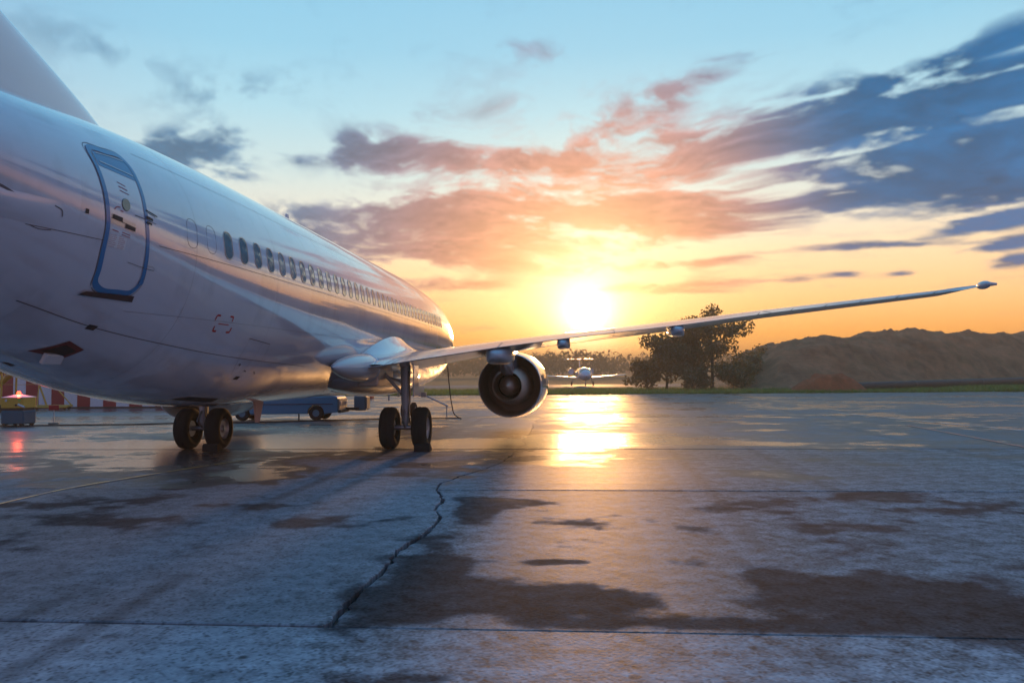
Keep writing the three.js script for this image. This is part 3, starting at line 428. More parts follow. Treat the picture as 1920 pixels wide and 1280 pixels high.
    part('root_fillet', gridGeo(40, 10, (u, v) => { const s = lerp(18.1, 25.0, u), [le, te] = wingAt(2.0), xc = clamp((le - s) / (le - te)), wy = wingPt(2.35, xc, true).y, p0 = skin(s, wy + 0.42 * Math.sin(Math.min(1, u * 1.1) * Math.PI) + 0.02, 0.004), x1 = 2.45, t = v; return [m * lerp(p0.x, x1, 1 - (1 - t) ** 1), lerp(p0.y, wy + 0.004, 1 - (1 - t) ** 2.2), SG - s]; }), paintWhite, plane);

    // main landing gear
    const gx = 2.575, gear = part('main_gear', [rod(L(m * gx, 0.62, SG), L(m * gx, 2.1, SG), 0.1, 0.125, 20), rod(L(m * gx, 0.5, SG), L(m * gx, 0.95, SG), 0.065, 0.065, 16)], gearGrey, plane);
    part('axle', [rod(L(m * (gx - 0.55), 0.52, SG), L(m * (gx + 0.55), 0.52, SG), 0.06, 0.06, 14)], steel, gear);
    parts('side_brace', [rod(L(m * gx, 1.25, SG), L(m * (gx - 0.62), 1.95, SG), 0.045, 0.045, 10), rod(L(m * gx, 1.6, SG), L(m * (gx - 0.9), 1.9, SG + 0.3), 0.035, 0.035, 10)], gearGrey, gear);
    part('torque_link', [rod(L(m * gx, 0.95, SG - 0.12), L(m * gx, 0.72, SG - 0.34), 0.03, 0.022, 8), rod(L(m * gx, 0.72, SG - 0.34), L(m * gx, 0.55, SG - 0.1), 0.022, 0.03, 8)], steel, gear);
    part('brake_line', [tube([L(m * gx + 0.1, 1.9, SG - 0.1), L(m * gx + 0.13, 1.4, SG - 0.13), L(m * gx + 0.1, 0.9, SG - 0.12), L(m * gx + 0.14, 0.6, SG - 0.08)], 0.012, 30, 6)], dark, gear);
    part('gear_door', [box(0.03, 0.85, 0.6, m * (gx + 0.24), 1.7, -0.05, 0.012)], paintWhite, gear);
    for (const o of [-0.395, 0.395]) {
      const tyre = new THREE.LatheGeometry([[0.26, -0.15], [0.36, -0.185], [0.44, -0.18], [0.49, -0.14], [0.508, -0.1], [0.503, -0.075], [0.511, -0.068], [0.514, -0.03], [0.505, -0.022], [0.505, 0.022], [0.514, 0.03], [0.511, 0.068], [0.503, 0.075], [0.508, 0.1], [0.49, 0.14], [0.44, 0.18], [0.36, 0.185], [0.26, 0.15]].map(([r, y]) => new THREE.Vector2(r, y)), 56).rotateZ(Math.PI / 2).translate(m * gx + o, 0.512, 0);
      const wh = part('wheel', tyre, rubber, gear);
      const sgn = Math.sign(o) * 1;
      const rimP = [[0.27, 0.15], [0.25, 0.12], [0.2, 0.07], [0.12, 0.06], [0.1, 0.12], [0.0, 0.13]].map(([r, y]) => new THREE.Vector2(Math.max(r, 0.001), y * sgn));
      part('rim', [new THREE.LatheGeometry(rimP, 40).rotateZ(-Math.PI / 2).translate(m * gx + o, 0.512, 0), new THREE.CylinderGeometry(0.2, 0.2, 0.2, 24).rotateZ(Math.PI / 2).translate(m * gx + o, 0.512, 0)], std(0.55, 0.55, 0.53, 0.4, 0.5), wh);
    }
  }
  // nose gear
  const ng = part('nose_gear', [rod(L(0, 0.4, 32), L(0, 1.5, 32.1), 0.06, 0.08, 16), rod(L(0, 0.9, 32.05), L(0, 1.4, 33), 0.035, 0.035, 8)], gearGrey, plane);
  for (const o of [-0.19, 0.19]) { const w = part('wheel', new THREE.LatheGeometry([[0.16, -0.08], [0.27, -0.1], [0.33, -0.07], [0.345, 0], [0.33, 0.07], [0.27, 0.1], [0.16, 0.08]].map(([r, y]) => new THREE.Vector2(r, y)), 36).rotateZ(Math.PI / 2).translate(o, 0.343, SG - 32), rubber, ng); part('rim', new THREE.CylinderGeometry(0.165, 0.165, 0.14, 24).rotateZ(Math.PI / 2).translate(o, 0.343, SG - 32), gearGrey, w); }
  parts('nose_gear_door', [box(0.02, 0.45, 1.3, 0.42, 1.12, SG - 32.4, 0.008), box(0.02, 0.45, 1.3, -0.42, 1.12, SG - 32.4, 0.008)], paintWhite, ng);
  // aerials and beacon
  const blade = (x, y, s, h, c, t, dir) => { const sh = new THREE.Shape(); sh.moveTo(0, 0); sh.lineTo(c, 0); sh.lineTo(c * 0.55, h * dir); sh.lineTo(c * 0.2, h * dir); sh.closePath(); const g = new THREE.ExtrudeGeometry(sh, { depth: t, bevelEnabled: true, bevelSize: 0.006, bevelThickness: 0.006, bevelSegments: 2 }); g.translate(-c / 2, 0, -t / 2); g.rotateY(Math.PI / 2); g.translate(x, y, SG - s); return g; };
  part('aerial', blade(0.0, 5.26, 18.4, 0.36, 0.36, 0.02, 1), paintWhite, plane);
  part('aerial', blade(0.0, 1.3, 16.7, 0.46, 0.5, 0.025, -1), std(0.7, 0.42, 0.3, 0.5), plane);
  part('aerial', blade(0.0, 1.3, 28.6, 0.42, 0.3, 0.02, -1), paintWhite, plane);
  part('beacon', [new THREE.SphereGeometry(0.09, 18, 12).scale(1, 0.8, 1.3).translate(0, 5.3, SG - 15.2)], red, plane);
  // cockpit windows on the nose
  parts('cockpit_window', [patch([[33.3, 3.95], [34.15, 3.62], [34.1, 3.95], [33.5, 4.3]], 0.004, 6, 6), patch([[32.8, 3.95], [33.25, 3.92], [33.4, 4.3], [32.9, 4.3]], 0.004, 6, 6)], glass, plane);
}

/* ------------------------------------------------------------------ everything casts and receives shadow */
/* ------------------------------------------------------------------ earth bank, spoil heap, pipe, grass */
const earthTex = byteTex(1024, 1024, (x, y) => {
  const u = x / 1024, v = y / 1024, n = samp(NA, u, v), m = samp(NB, u * 3, v * 2), f = samp(NF, u, v), streak = samp(NB, u * 6, v * 0.8);
  const k = (0.55 + 0.5 * n + 0.35 * (m - 0.5) + 0.3 * (f - 0.5) + 0.3 * (streak - 0.5)), moss = sstep(0.56, 0.72, samp(NA, u * 2 + 0.4, v * 2));
  return [enc(lerp(0.68, 0.46, moss * 0.4) * k), enc(lerp(0.33, 0.27, moss * 0.4) * k), enc(lerp(0.16, 0.11, moss * 0.4) * k)];
}, true);
earthTex.repeat.set(1 / 26, 1 / 18);
const earth = new THREE.MeshStandardMaterial({ map: earthTex, roughness: 0.95, bumpMap: grainBump, bumpScale: 0.2 });
{
  const crest = [[13, 0], [16, 0.5], [18.5, 1.8], [21, 3.9], [22.5, 4.6], [27.5, 5.35], [33.5, 5.75], [41.8, 6.5], [47, 6.3], [59, 6.4], [80, 7.2], [110, 6], [150, 4]];
  const bank = gridGeo(300, 90, (u, v) => {
    const X = 13 + 130 * u ** 1.25, h = hermite(crest, 1, X), foot = 77 + Math.max(0, X - 20) * 0.62, S = foot + v * 42;
    const gul = samp(NB, X / 16, S / 40), n1 = samp(NA, X / 30, S / 30), n2 = samp(NB, X / 9, S / 9);
    const face = sstep(0.0, 0.2 + 0.05 * (gul - 0.5), v + 0.045 * (gul - 0.5) * sstep(0, 0.04, v)), shelf = sstep(0.17, 0.24, v);
    let y = h * (0.9 * face + 0.1 * shelf) + face * ((n1 - 0.5) * 1.3 + (n2 - 0.5) * 0.9 + (samp(NB, X / 3.5, S / 3.5) - 0.5) * 0.45) * clamp(h / 3) + shelf * Math.max(0, samp(NB, X / 22 + 0.3, 0.4) - 0.5) * 1.7 * (1 - sstep(0.3, 0.5, v));
    y *= 1 - sstep(0.75, 1, v);
    return [X + (n2 - 0.5) * 0.5, Math.max(-0.3, y - 0.14), -(S + (n1 - 0.5) * 1.4), X, S + y];
  });
  structure('earth_bank', bank, earth);
  const heap = gridGeo(60, 40, (u, v) => {
    const a = u * Math.PI * 2, r = v, X = 21.2 + 3.4 * r * Math.cos(a), S = 70.6 + 2.2 * r * Math.sin(a), prof = Math.pow(1 - r, 0.75), n = samp(NB, X / 6, S / 6), m = samp(NA, X / 4, S / 4);
    return [X, -0.16 + 1.62 * Math.min(1, prof * 1.35) * (0.82 + 0.36 * n) + (m - 0.5) * 0.3 * prof, -S, X * 2, S * 2];
  });
  whole('spoil_heap', heap, new THREE.MeshStandardMaterial({ map: earthTex, color: new THREE.Color().setRGB(0.75, 0.42, 0.3), roughness: 0.95, bumpMap: grainBump, bumpScale: 0.05 }), 'low heap of reddish brown soil beside the black pipe', 'soil heap');
  const pts = [P(23.5, 0.3, 72), P(33, 0.36, 79.5), P(46, 0.4, 91), P(60, 0.5, 102)];
  const pipe = thing('pipe', 'long black pipe lying along the foot of the earth bank', 'pipe', [23.5, 0, -72]);
  const local = pts.map((p) => p.clone().sub(pipe.position));
  part('pipe_wall', tube(local, 0.42, 80, 20), std(0.012, 0.012, 0.015, 0.6), pipe);
  for (const t of [0.27, 0.55, 0.8]) { const c = new THREE.CatmullRomCurve3(local), p = c.getPoint(t), g = new THREE.CylinderGeometry(0.45, 0.45, 0.25, 24).applyQuaternion(new THREE.Quaternion().setFromUnitVectors(V(0, 1, 0), c.getTangent(t))).translate(p.x, p.y, p.z); part('pipe_collar', g, std(0.03, 0.03, 0.034, 0.45), pipe); }
  // grass verge
  const blade = new THREE.BufferGeometry(), bp = [], r = rng(5);
  for (let i = 0; i < 9; i++) { const a = r() * 6.28, d = 0.05 + r() * 0.12, h = 0.14 + r() * 0.2, x = Math.cos(a) * d * 0.6, z = Math.sin(a) * d * 0.6, lx = Math.cos(a) * 0.12, lz = Math.sin(a) * 0.12, w = 0.014; bp.push(x - w * Math.sin(a), 0, z + w * Math.cos(a), x + w * Math.sin(a), 0, z - w * Math.cos(a), x + lx, h, z + lz); }
  blade.setAttribute('position', new THREE.Float32BufferAttribute(bp, 3)); blade.computeVertexNormals();
  const leafGrass = new THREE.MeshPhysicalMaterial({ color: new THREE.Color().setRGB(0.17, 0.26, 0.03), roughness: 0.9, transmission: 0.5, thickness: 0, side: THREE.DoubleSide });
  const N = 26000, inst = new THREE.InstancedMesh(blade, leafGrass, N), mtx = new THREE.Matrix4(), q = new THREE.Quaternion(), col = new THREE.Color();
  for (let i = 0; i < N; i++) {
    const t = r(), X = lerp(-45, 75, r()), S = 66.1 + t * t * 20 + 0.9 * samp(NB, X / 14, 0.6), big = X > 30 ? 1 + 1.1 * sstep(30, 42, X) * (1 - t) : 1, k = (0.7 + r() * 0.9) * big;
    q.setFromAxisAngle(V(0, 1, 0), r() * 6.28); mtx.compose(P(X, -0.13, S), q, V(k * 1.5, k, k * 1.5)); inst.setMatrixAt(i, mtx);
    const c = 0.6 + r() * 0.8, dry = r(); inst.setColorAt(i, col.setRGB(c * (0.9 + 0.5 * dry), c, c * 0.8));
  }
  inst.name = 'verge_grass'; inst.userData = { kind: 'stuff', label: 'strip of short grass along the far edge of the apron', category: 'grass' }; scene.add(inst);
}

/* ------------------------------------------------------------------ trees */
const bark = std(0.07, 0.05, 0.035, 0.9);
const leafMats = [[0.19, 0.135, 0.018], [0.14, 0.11, 0.018], [0.2, 0.135, 0.02]].map(([r, g, b]) => new THREE.MeshPhysicalMaterial({ color: new THREE.Color().setRGB(r, g, b), roughness: 0.9, transmission: 0.6, thickness: 0, side: THREE.DoubleSide }));
function foliage(lobes, count, size, r) {                           // lobes [x, y, z, rx, ry, rz]: leaf-sized faces, thicker towards the outside of each lobe
  const pos = [], nor = []; let total = 0; const cum = lobes.map((l) => (total += l[3] * l[4] * l[5]));
  for (let i = 0; i < count; i++) {
    const pick = r() * total, l = lobes[cum.findIndex((c) => c >= pick)];
    const z = r() * 2 - 1, a = r() * 6.283, k = Math.pow(r(), 0.42), q = Math.sqrt(1 - z * z), lump = 0.75 + 0.5 * samp(NB, a / 6.283 + l[0], z * 0.3 + l[1]);
    const cx = l[0] + l[3] * k * lump * q * Math.cos(a), cy = l[1] + l[4] * k * lump * z, cz = l[2] + l[5] * k * lump * q * Math.sin(a);
    const s = size * (0.6 + 0.8 * r()), u = V(r() - 0.5, r() - 0.5, r() - 0.5).normalize(), w = V(r() - 0.5, r() - 0.5, r() - 0.5).cross(u).normalize();
    for (const [p, t] of [[-1, 0], [0, -0.5], [1, 0], [-1, 0], [1, 0], [0, 0.5]]) pos.push(cx + (u.x * p + w.x * t) * s, cy + (u.y * p + w.y * t) * s, cz + (u.z * p + w.z * t) * s);
  }
  const g = new THREE.BufferGeometry(); g.setAttribute('position', new THREE.Float32BufferAttribute(pos, 3)); g.computeVertexNormals(); return g;
}
function tree(name, label, category, X, S, h, spread, seed, opt = {}) {
  const r = rng(seed), t = thing(name, label, category, [X, -0.12, -S], 0, opt.group), limbs = [], lobes = [], th = h * (opt.clear ?? 0.3);
  limbs.push(rod(V(0, 0, 0), V(0.1, th, 0), 0.026 * h, 0.018 * h, 10), rod(V(0.1, th, 0), V(0, h * 0.9, 0.1), 0.018 * h, 0.004 * h, 8));
  const n = opt.limbs ?? 11;
  for (let i = 0; i < n; i++) {
    const y0 = lerp(th * 0.7, h * 0.8, i / n), a = i * 2.4 + r(), len = spread * (0.55 + 0.5 * r()) * (1 - 0.45 * (i / n)), up = 0.25 + 0.5 * r(), e = V(Math.cos(a) * len, y0 + len * up, Math.sin(a) * len);
    const mid = V(e.x * 0.5, lerp(y0, e.y, 0.35), e.z * 0.5);
    limbs.push(rod(V(0.05, y0, 0), mid, 0.009 * h, 0.006 * h, 6), rod(mid, e, 0.006 * h, 0.002 * h, 6));
    for (let k = 0; k < 3; k++) { const f = 0.55 + 0.25 * k, q = spread * (0.3 + 0.14 * r()); lobes.push([e.x * f + (r() - 0.5) * q, lerp(y0, e.y, f) + (r() - 0.3) * q, e.z * f + (r() - 0.5) * q, q, q * 0.72, q]); }
  }
  lobes.push([0, h * 0.88, 0, spread * 0.34, h * 0.13, spread * 0.34]);
  if (!opt.bush) part('trunk', limbs, bark, t);
  else part('stem', limbs.slice(0, 6), bark, t);
  part('crown', foliage(lobes, opt.leaves ?? 7000, opt.leaf ?? 0.17, r), leafMats[seed % 3], t);
  return t;
}
tree('broadleaf_tree', 'tall broadleaf tree right of the distant jet, tallest of the clump', 'tree', 13.3, 82, 8.6, 3.2, 3, { leaves: 6500, clear: 0.22 });
tree('broadleaf_tree', 'rounded broadleaf tree at the left of the clump, nearest the distant jet', 'tree', 8.7, 81, 5.9, 2.7, 4, { leaves: 4600, clear: 0.2 });
tree('broadleaf_tree', 'slender broadleaf tree between the tallest tree and the rounded one', 'tree', 10.9, 84, 6.6, 2.1, 9, { leaves: 3200, clear: 0.25 });
[[6.6, 80, 3.0, 1.7], [16.6, 83, 3.0, 1.5], [18.0, 86, 3.5, 2.0], [20.5, 92, 4.3, 2.4], [14.8, 79, 2.4, 1.6], [11.2, 78.6, 2.2, 1.5]].forEach(([x, s, h, w], i) => tree('bush', ['low bush at the left foot of the tree clump', 'bush just right of the tallest tree', 'bush between the tall tree and the earth bank', 'bush behind the left shoulder of the earth bank', 'low bush in front of the tall tree, on its right', 'low bush in front of the slender tree'][i], 'bush', x, s, h, w, 20 + i, { leaves: 2000, bush: true, clear: 0.12, group: 'bushes round the tree clump' }));
{ // far wood: one dark mass of crowns
  const r = rng(77), lobes = [];
  for (let i = 0; i < 520; i++) { const f = r(), X = lerp(-330, 330, f), S = 285 + r() * 45 + Math.abs(X) * 0.1, h = 6.0 + 3.2 * samp(NB, X / 90, 0.2) + 3 * sstep(40, 120, X) + r() * 1.2; lobes.push([X, h * 0.55, -S, 4.2 + 2 * r(), h * 0.5, 3.5]); }
  const g = foliage(lobes, 42000, 0.75, r), m = new THREE.Mesh(g, leafMats[1]); m.name = 'far_wood'; m.userData = { kind: 'stuff', label: 'far wood along the horizon', category: 'wood' }; scene.add(m);
}

/* ------------------------------------------------------------------ distant jet */
{
  const j = thing('small_jet', 'small white T-tailed jet facing the camera beyond the apron', 'jet', [1.1, 0, -112], 0.07), white = paintWhite;
  const fz = [[0, 0.03, 1.3], [0.3, 0.38, 1.32], [1, 0.72, 1.38], [2, 0.95, 1.46], [3.2, 1.0, 1.5], [9, 1.0, 1.5], [12, 0.7, 1.72], [14.5, 0.2, 2.0]];
  const fus = gridGeo(50, 36, (u, v) => { const z = 14.5 * u, a = v * Math.PI * 2, q = hermite(fz, 1, z), y = hermite(fz, 2, z); return [q * Math.cos(a), y + q * Math.sin(a), -z]; });
  part('fuselage', fus, white, j);
  part('windscreen', [gridGeo(8, 3, (u, v) => { const z = lerp(1.15, 1.75, v), a = lerp(0.45, Math.PI - 0.45, u), q = hermite(fz, 1, z) + 0.015, y = hermite(fz, 2, z); return [q * Math.cos(a), y + q * Math.sin(a) * 0.99, -z]; })], glass, j);
  for (const m of [-1, 1]) {
    part('wing', gridGeo(10, 16, (u, v) => { const x = lerp(0.5, 6.4, u), a = v * Math.PI * 2, c = lerp(2.4, 1.1, u), xc = 0.5 + 0.5 * Math.cos(a); return [m * x, 0.86 + 0.085 * x + 0.07 * c * Math.sin(a), -(6.2 + 1.2 * u + c * (1 - xc))]; }), white, j);
    part('engine', [new THREE.CylinderGeometry(0.36, 0.42, 2.4, 24).rotateX(Math.PI / 2).translate(m * 1.5, 1.95, -11.2), new THREE.TorusGeometry(0.38, 0.05, 8, 24).translate(m * 1.5, 1.95, -10.0)], white, j);
    part('tailplane', gridGeo(6, 12, (u, v) => { const x = lerp(0, 2.35, u), a = v * Math.PI * 2; return [m * x, 3.82 + 0.05 * Math.sin(a), -(13.8 + 0.5 * u + lerp(1.1, 0.7, u) * (0.5 + 0.5 * Math.cos(a)))]; }), white, j);
    part('main_wheel', new THREE.CylinderGeometry(0.26, 0.26, 0.2, 20).rotateZ(Math.PI / 2).translate(m * 1.6, 0.14, -7.6), rubber, j);
    part('gear_leg', rod(V(m * 1.5, 0.2, -7.6), V(m * 1.3, 1.0, -7.5), 0.06), gearGrey, j);
  }
  part('tail_fin', gridGeo(6, 16, (u, v) => { const a = v * Math.PI * 2; return [0.1 * Math.sin(a), lerp(2.2, 3.85, u), -(lerp(11.4, 13.6, u) + lerp(2.6, 1.4, u) * (0.5 + 0.5 * Math.cos(a)))]; }), white, j);
  part('nose_wheel', new THREE.CylinderGeometry(0.2, 0.2, 0.14, 18).rotateZ(Math.PI / 2).translate(0, 0.09, -1.8), rubber, j);
  part('nose_gear_leg', rod(V(0, 0.15, -1.8), V(0, 0.9, -1.7), 0.05), gearGrey, j);
}

/* ------------------------------------------------------------------ ground equipment on the left */
const yellow = std(0.55, 0.32, 0.03, 0.45, 0, { clearcoat: 0.4 }), teal = std(0.012, 0.09, 0.14, 0.7), barrierRed = std(0.28, 0.008, 0.03, 0.5), barrierWhite = std(0.62, 0.66, 0.7, 0.5), vehicleBlue = std(0.03, 0.2, 0.33, 0.4, 0, { clearcoat: 0.5 });
{ // striped barrier
  const b = thing('striped_barrier', 'tall barrier of red and white panels behind the tail', 'barrier', [-30, 0, -44.6]);
  for (let i = 0; i < 17; i++) { const x = -35 + i * 0.79; part('barrier_panel', box(0.775, 2.1, 0.06, x + 30, 1.1, 0, 0.01), i % 2 ? barrierWhite : barrierRed, b); }
  for (let i = 0; i < 5; i++) part('barrier_post', box(0.08, 2.0, 0.08, -4.9 + i * 3.1, 1.0, -0.09, 0.01), gearGrey, b);
  part('barrier_foot', box(13.4, 0.08, 0.5, 1.3, 0.04, -0.05, 0.02), dark, b);
}
{ // yellow trestle frame in front of the barrier
  const t = thing('steel_trestle', 'yellow tubular steel frame standing before the striped barrier', 'steel frame', [-30, 0, -43.2]);
  const bar = (a, b, r = 0.045) => part('tube_bar', rod(V(a[0] + 30, a[1], a[2] ?? 0), V(b[0] + 30, b[1], b[2] ?? 0), r), yellow, t);
  bar([-30.5, 1.42], [-30.05, 1.42]); bar([-30.45, 1.42], [-29.98, 0.2], 0.05); bar([-30.6, 0.2], [-28.45, 0.2], 0.055); bar([-30.6, 0.14, 0.5], [-28.45, 0.14, 0.5], 0.055); bar([-29.55, 1.35], [-28.5, 0.22], 0.035); bar([-28.5, 0.16, 0.5], [-28.5, 0.2, 0], 0.05); bar([-30.6, 0.14, 0.5], [-30.6, 0.2, 0], 0.05); bar([-30.45, 1.42, 0], [-30.2, 0.16, 0.5], 0.03);
  for (const [x, z] of [[-30.5, 0.1], [-28.6, 0.1], [-30.5, 0.45], [-28.6, 0.45]]) part('caster', new THREE.CylinderGeometry(0.09, 0.09, 0.06, 16).rotateX(Math.PI / 2).translate(x + 30, 0.09, z), rubber, t);
  const c = thing('chain', 'thin chain strung level from the yellow stairs to the steel frame', 'chain', [-31.6, 0, -43.2]);
  part('chain_links', tube([V(-0.95, 1.42, 0), V(0.1, 1.4, 0), V(1.1, 1.42, 0)], 0.014, 20, 6), yellow, c);
}
{ // yellow boarding stairs, mostly out of frame
  const s = thing('boarding_stairs', 'yellow mobile boarding stairs at the left edge behind the tail', 'stairs', [-30.6, 0, -40]);
  const a = V(0.9, 2.35, 0), b = V(-1.6, 0.35, 0);
  for (const z of [-0.55, 0.55]) { part('stringer', rod(a.clone().setZ(z), b.clone().setZ(z), 0.16, 0.16, 8), yellow, s); part('handrail', rod(a.clone().add(V(0, 0.9, z)), b.clone().add(V(0, 0.9, z)), 0.03), yellow, s); for (let k = 0; k < 4; k++) { const p = a.clone().lerp(b, k / 3); part('rail_post', rod(V(p.x, p.y, z), V(p.x, p.y + 0.9, z), 0.022), yellow, s); } part('support_leg', rod(V(0.7, 0.15, z), V(0.75, 2.2, z), 0.05), yellow, s); part('wheel', new THREE.CylinderGeometry(0.2, 0.2, 0.12, 20).rotateX(Math.PI / 2).translate(0.7, 0.2, z), rubber, s); part('wheel', new THREE.CylinderGeometry(0.2, 0.2, 0.12, 20).rotateX(Math.PI / 2).translate(-1.5, 0.2, z), rubber, s); }
  for (let k = 0; k < 9; k++) { const p = a.clone().lerp(b, k / 8); part('tread', box(0.26, 0.03, 1.05, p.x, p.y + 0.06, 0, 0.008), aluDark, s); }
}
{ // ground power unit with red beacon
  const g = thing('ground_power_unit', 'small yellow and teal power cart with a lit red beacon', 'power cart', [-21.1, 0, -28.8]);
  g.scale.setScalar(0.92);
  part('lower_body', box(0.98, 0.56, 0.8, 0, 0.36, 0, 0.06), teal, g);
  part('skirt', box(0.9, 0.12, 0.74, 0.0, 0.68, 0, 0.02), dark, g);
  const up = part('upper_body', box(0.96, 0.44, 0.8, 0, 0.95, 0, 0.03), yellow, g);
  part('gauge', new THREE.CylinderGeometry(0.05, 0.05, 0.02, 20).rotateX(Math.PI / 2).translate(-0.25, 1.05, 0.405), paintGrey, up);
  part('socket', new THREE.CylinderGeometry(0.045, 0.045, 0.03, 16).rotateX(Math.PI / 2).translate(0.18, 0.86, 0.41), dark, up);
  part('warning_plate', box(0.12, 0.09, 0.012, 0.33, 1.06, 0.405, 0.004), std(0.25, 0.4, 0.05, 0.5), up);
  part('cable_plug', [rod(V(0.3, 0.88, 0.44), V(0.58, 0.78, 0.46), 0.05, 0.035)], paintGrey, g);
  part('roof', (() => { const r = new THREE.CylinderGeometry(0.12, 0.7, 0.11, 4).rotateY(Math.PI / 4); r.scale(1, 1, 0.85); r.translate(0, 1.225, 0); return r; })(), barrierWhite, g);
  const lamp = part('beacon_lamp', [new THREE.SphereGeometry(0.075, 20, 14).translate(0.0, 1.345, 0)], new THREE.MeshPhysicalMaterial({ color: new THREE.Color().setRGB(0.6, 0.02, 0.01), emissive: new THREE.Color().setRGB(1, 0.06, 0.02), emissiveIntensity: 6, roughness: 0.3 }), g);
  part('beacon_base', new THREE.CylinderGeometry(0.07, 0.08, 0.04, 20).translate(0, 1.275, 0), dark, g);
  const pl = new THREE.PointLight(new THREE.Color().setRGB(1, 0.08, 0.03), 2, 0, 2); pl.position.set(0, 1.35, 0); pl.castShadow = true; pl.shadow.radius = 3; g.add(pl);
  for (const [x, z] of [[-0.36, 0.3], [0.36, 0.3], [-0.36, -0.3], [0.36, -0.3]]) part('wheel', new THREE.CylinderGeometry(0.1, 0.1, 0.09, 18).rotateZ(Math.PI / 2).translate(x, 0.1, z), rubber, g);
  whole('power_cable', tube([P(-23.5, 0.03, 28.2), P(-22.2, 0.03, 28.35), P(-20, 0.03, 28.5), P(-18, 0.03, 28.8), P(-16.8, 0.03, 28.9), P(-15, 0.03, 29.6), P(-12, 0.03, 30), P(-9.5, 0.03, 31.2), P(-7, 0.03, 32), P(-5.9, 0.03, 32.1)], 0.025, 160, 8), rubber, 'black power cable lying across the apron from the power cart', 'cable');
  const w = thing('warning_stand', 'thin pole on a flat foot with a red plate beside the power cart', 'warning stand', [-20.45, 0, -29.9]);
  part('foot', new THREE.CylinderGeometry(0.18, 0.2, 0.04, 24).translate(0, 0.02, 0), dark, w);
  part('pole', rod(V(0, 0.04, 0), V(0, 0.56, 0), 0.014), gearGrey, w);
  part('plate', box(0.42, 0.2, 0.03, 0, 0.63, 0, 0.01), barrierRed, w);
}
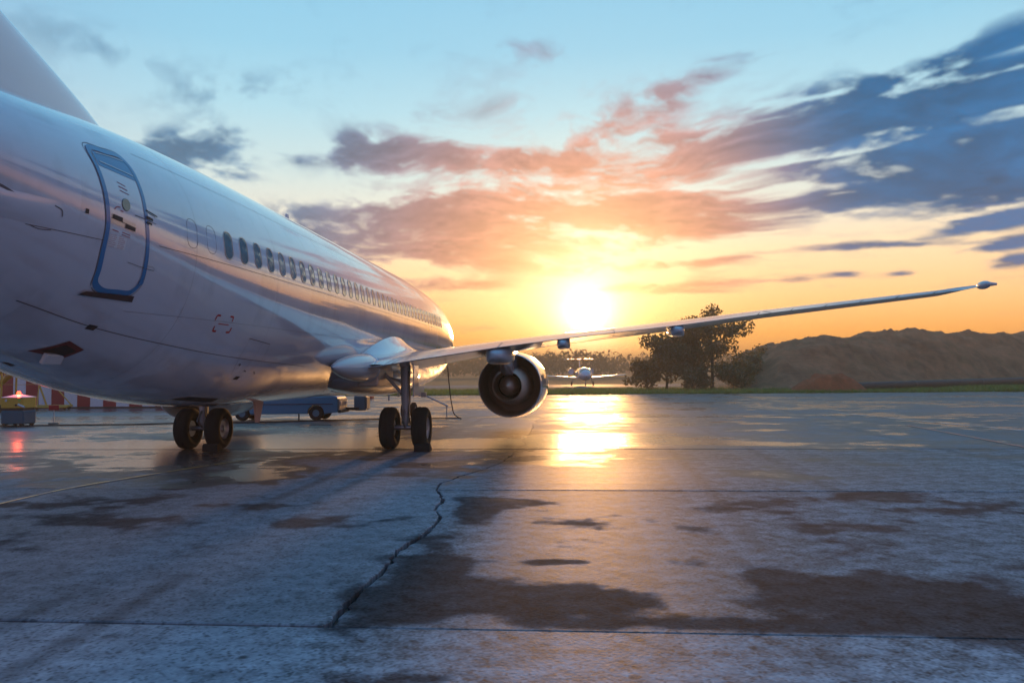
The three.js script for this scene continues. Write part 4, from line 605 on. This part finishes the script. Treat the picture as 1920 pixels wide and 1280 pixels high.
{ // blue belt loader under the fuselage
  const v = thing('belt_loader', 'low blue belt loader truck parked beyond the belly', 'belt loader', [-11.9, 0, -31.9], 0.03);
  const sh = new THREE.Shape(); sh.moveTo(-2.45, 0.42); sh.lineTo(-2.2, 0.62); sh.lineTo(-1.75, 0.88); sh.lineTo(2.2, 0.94); sh.quadraticCurveTo(2.3, 0.94, 2.3, 0.84); sh.lineTo(2.3, 0.36); sh.lineTo(1.85, 0.3); sh.absarc(1.45, 0.3, 0.36, 0, Math.PI, false); sh.lineTo(1.0, 0.3); sh.lineTo(-1.1, 0.3); sh.absarc(-1.55, 0.26, 0.36, 0.1, Math.PI - 0.1, false); sh.lineTo(-2.3, 0.3); sh.closePath();
  part('body', new THREE.ExtrudeGeometry(sh, { depth: 1.3, bevelEnabled: true, bevelSize: 0.03, bevelThickness: 0.03, bevelSegments: 3, curveSegments: 16 }).translate(0, 0, -0.65), vehicleBlue, v);
  part('side_stripe', box(3.6, 0.035, 0.02, 0.35, 0.66, 0.688, 0.004), std(0.03, 0.03, 0.08, 0.5), v);
  part('conveyor_belt', box(4.3, 0.05, 0.7, -0.1, 0.97, 0, 0.02), rubber, v);
  part('end_panel', box(0.06, 0.5, 1.2, 2.36, 0.62, 0, 0.02), std(0.4, 0.36, 0.33, 0.45), v);
  for (const z of [-0.42, 0.42]) part('rear_lamp', box(0.03, 0.14, 0.16, 2.405, 0.68, z, 0.01), barrierWhite, v);
  part('bumper', box(0.12, 0.12, 1.3, 2.4, 0.36, 0, 0.02), dark, v);
  part('driver_box', box(0.5, 0.62, 0.62, 2.95, 0.65, -0.75, 0.07), std(0.06, 0.16, 0.22, 0.45), v);
  part('driver_box_end', box(0.05, 0.5, 0.55, 3.22, 0.65, -0.75, 0.02), std(0.35, 0.3, 0.27, 0.5), v);
  part('coupling_beam', box(0.6, 0.12, 0.3, 2.62, 0.42, -0.5, 0.02), dark, v);
  for (const [x, z] of [[1.45, 0.56], [1.45, -0.56], [-1.55, 0.56], [-1.55, -0.56]]) {
    const w = part('wheel', new THREE.LatheGeometry([[0.14, -0.09], [0.24, -0.11], [0.285, -0.08], [0.3, 0], [0.285, 0.08], [0.24, 0.11], [0.14, 0.09]].map(([r, y]) => new THREE.Vector2(r, y)), 32).rotateX(Math.PI / 2).translate(x, 0.3, z), rubber, v);
    part('rim', new THREE.CylinderGeometry(0.16, 0.16, 0.15, 24).rotateX(Math.PI / 2).translate(x, 0.3, z), std(0.1, 0.2, 0.26, 0.45), w);
  }
  part('stabiliser_foot', [rod(V(0.75, 0.0, 0.6), V(0.75, 0.35, 0.6), 0.03)], dark, v);
}
{ // small things under the aircraft
  const chock = (x, s, label) => { const sh = new THREE.Shape(); sh.moveTo(-0.15, 0); sh.lineTo(0.15, 0); sh.lineTo(0.13, 0.05); sh.lineTo(-0.1, 0.17); sh.lineTo(-0.15, 0.14); sh.closePath(); const g = new THREE.ExtrudeGeometry(sh, { depth: 0.36, bevelEnabled: true, bevelSize: 0.01, bevelThickness: 0.01, bevelSegments: 2 }); g.rotateY(Math.PI / 2); g.translate(x - 0.3, 0.012, -s); return whole('wheel_chock', g, rubber, label, 'wheel chock', 'chocks at the main wheels'); };
  chock(XC - 1.93, 18.92, 'black wheel chock behind the left main wheels'); chock(XC + 3.24, 18.92, 'black wheel chock behind the right main wheels');
  whole('hanging_cable', tube([P(-5.16, 2.1, 31.5), P(-5.1, 1.4, 31.5), P(-5.02, 0.67, 31.55), P(-4.92, 0.22, 31.6), P(-4.7, 0.04, 31.8), P(-4.85, 0.03, 32.3), P(-5.4, 0.03, 32.2), P(-5.95, 0.03, 32)], 0.02, 80, 8), rubber, 'dark cable hanging from the nose down to the apron', 'cable');
  const b = thing('red_bin', 'squat red box on the far apron edge under the belly', 'box', [-15.9, -0.02, -59.4]);
  part('box_body', box(1.0, 0.62, 0.7, 0, 0.33, 0, 0.04), red, b); part('box_lid', box(1.06, 0.08, 0.76, 0, 0.68, 0, 0.02), red, b);
  const tb = thing('tow_bar', 'pale tow bar slanting down beside the nose wheels', 'tow bar', [XC + 0.5, 0, -32.3]);
  part('bar', rod(V(0.1, 0.95, 0), V(1.0, 0.5, -0.2), 0.03), barrierWhite, tb); part('tow_head', box(0.2, 0.2, 0.12, 0.05, 0.98, 0, 0.02), steel, tb); part('strut', rod(V(0.95, 0.52, -0.2), V(0.95, 0.02, -0.2), 0.02), gearGrey, tb);
}
scene.traverse((o) => { if (o.isMesh) { o.castShadow = true; o.receiveShadow = true; } });
renderer.render(scene, camera);
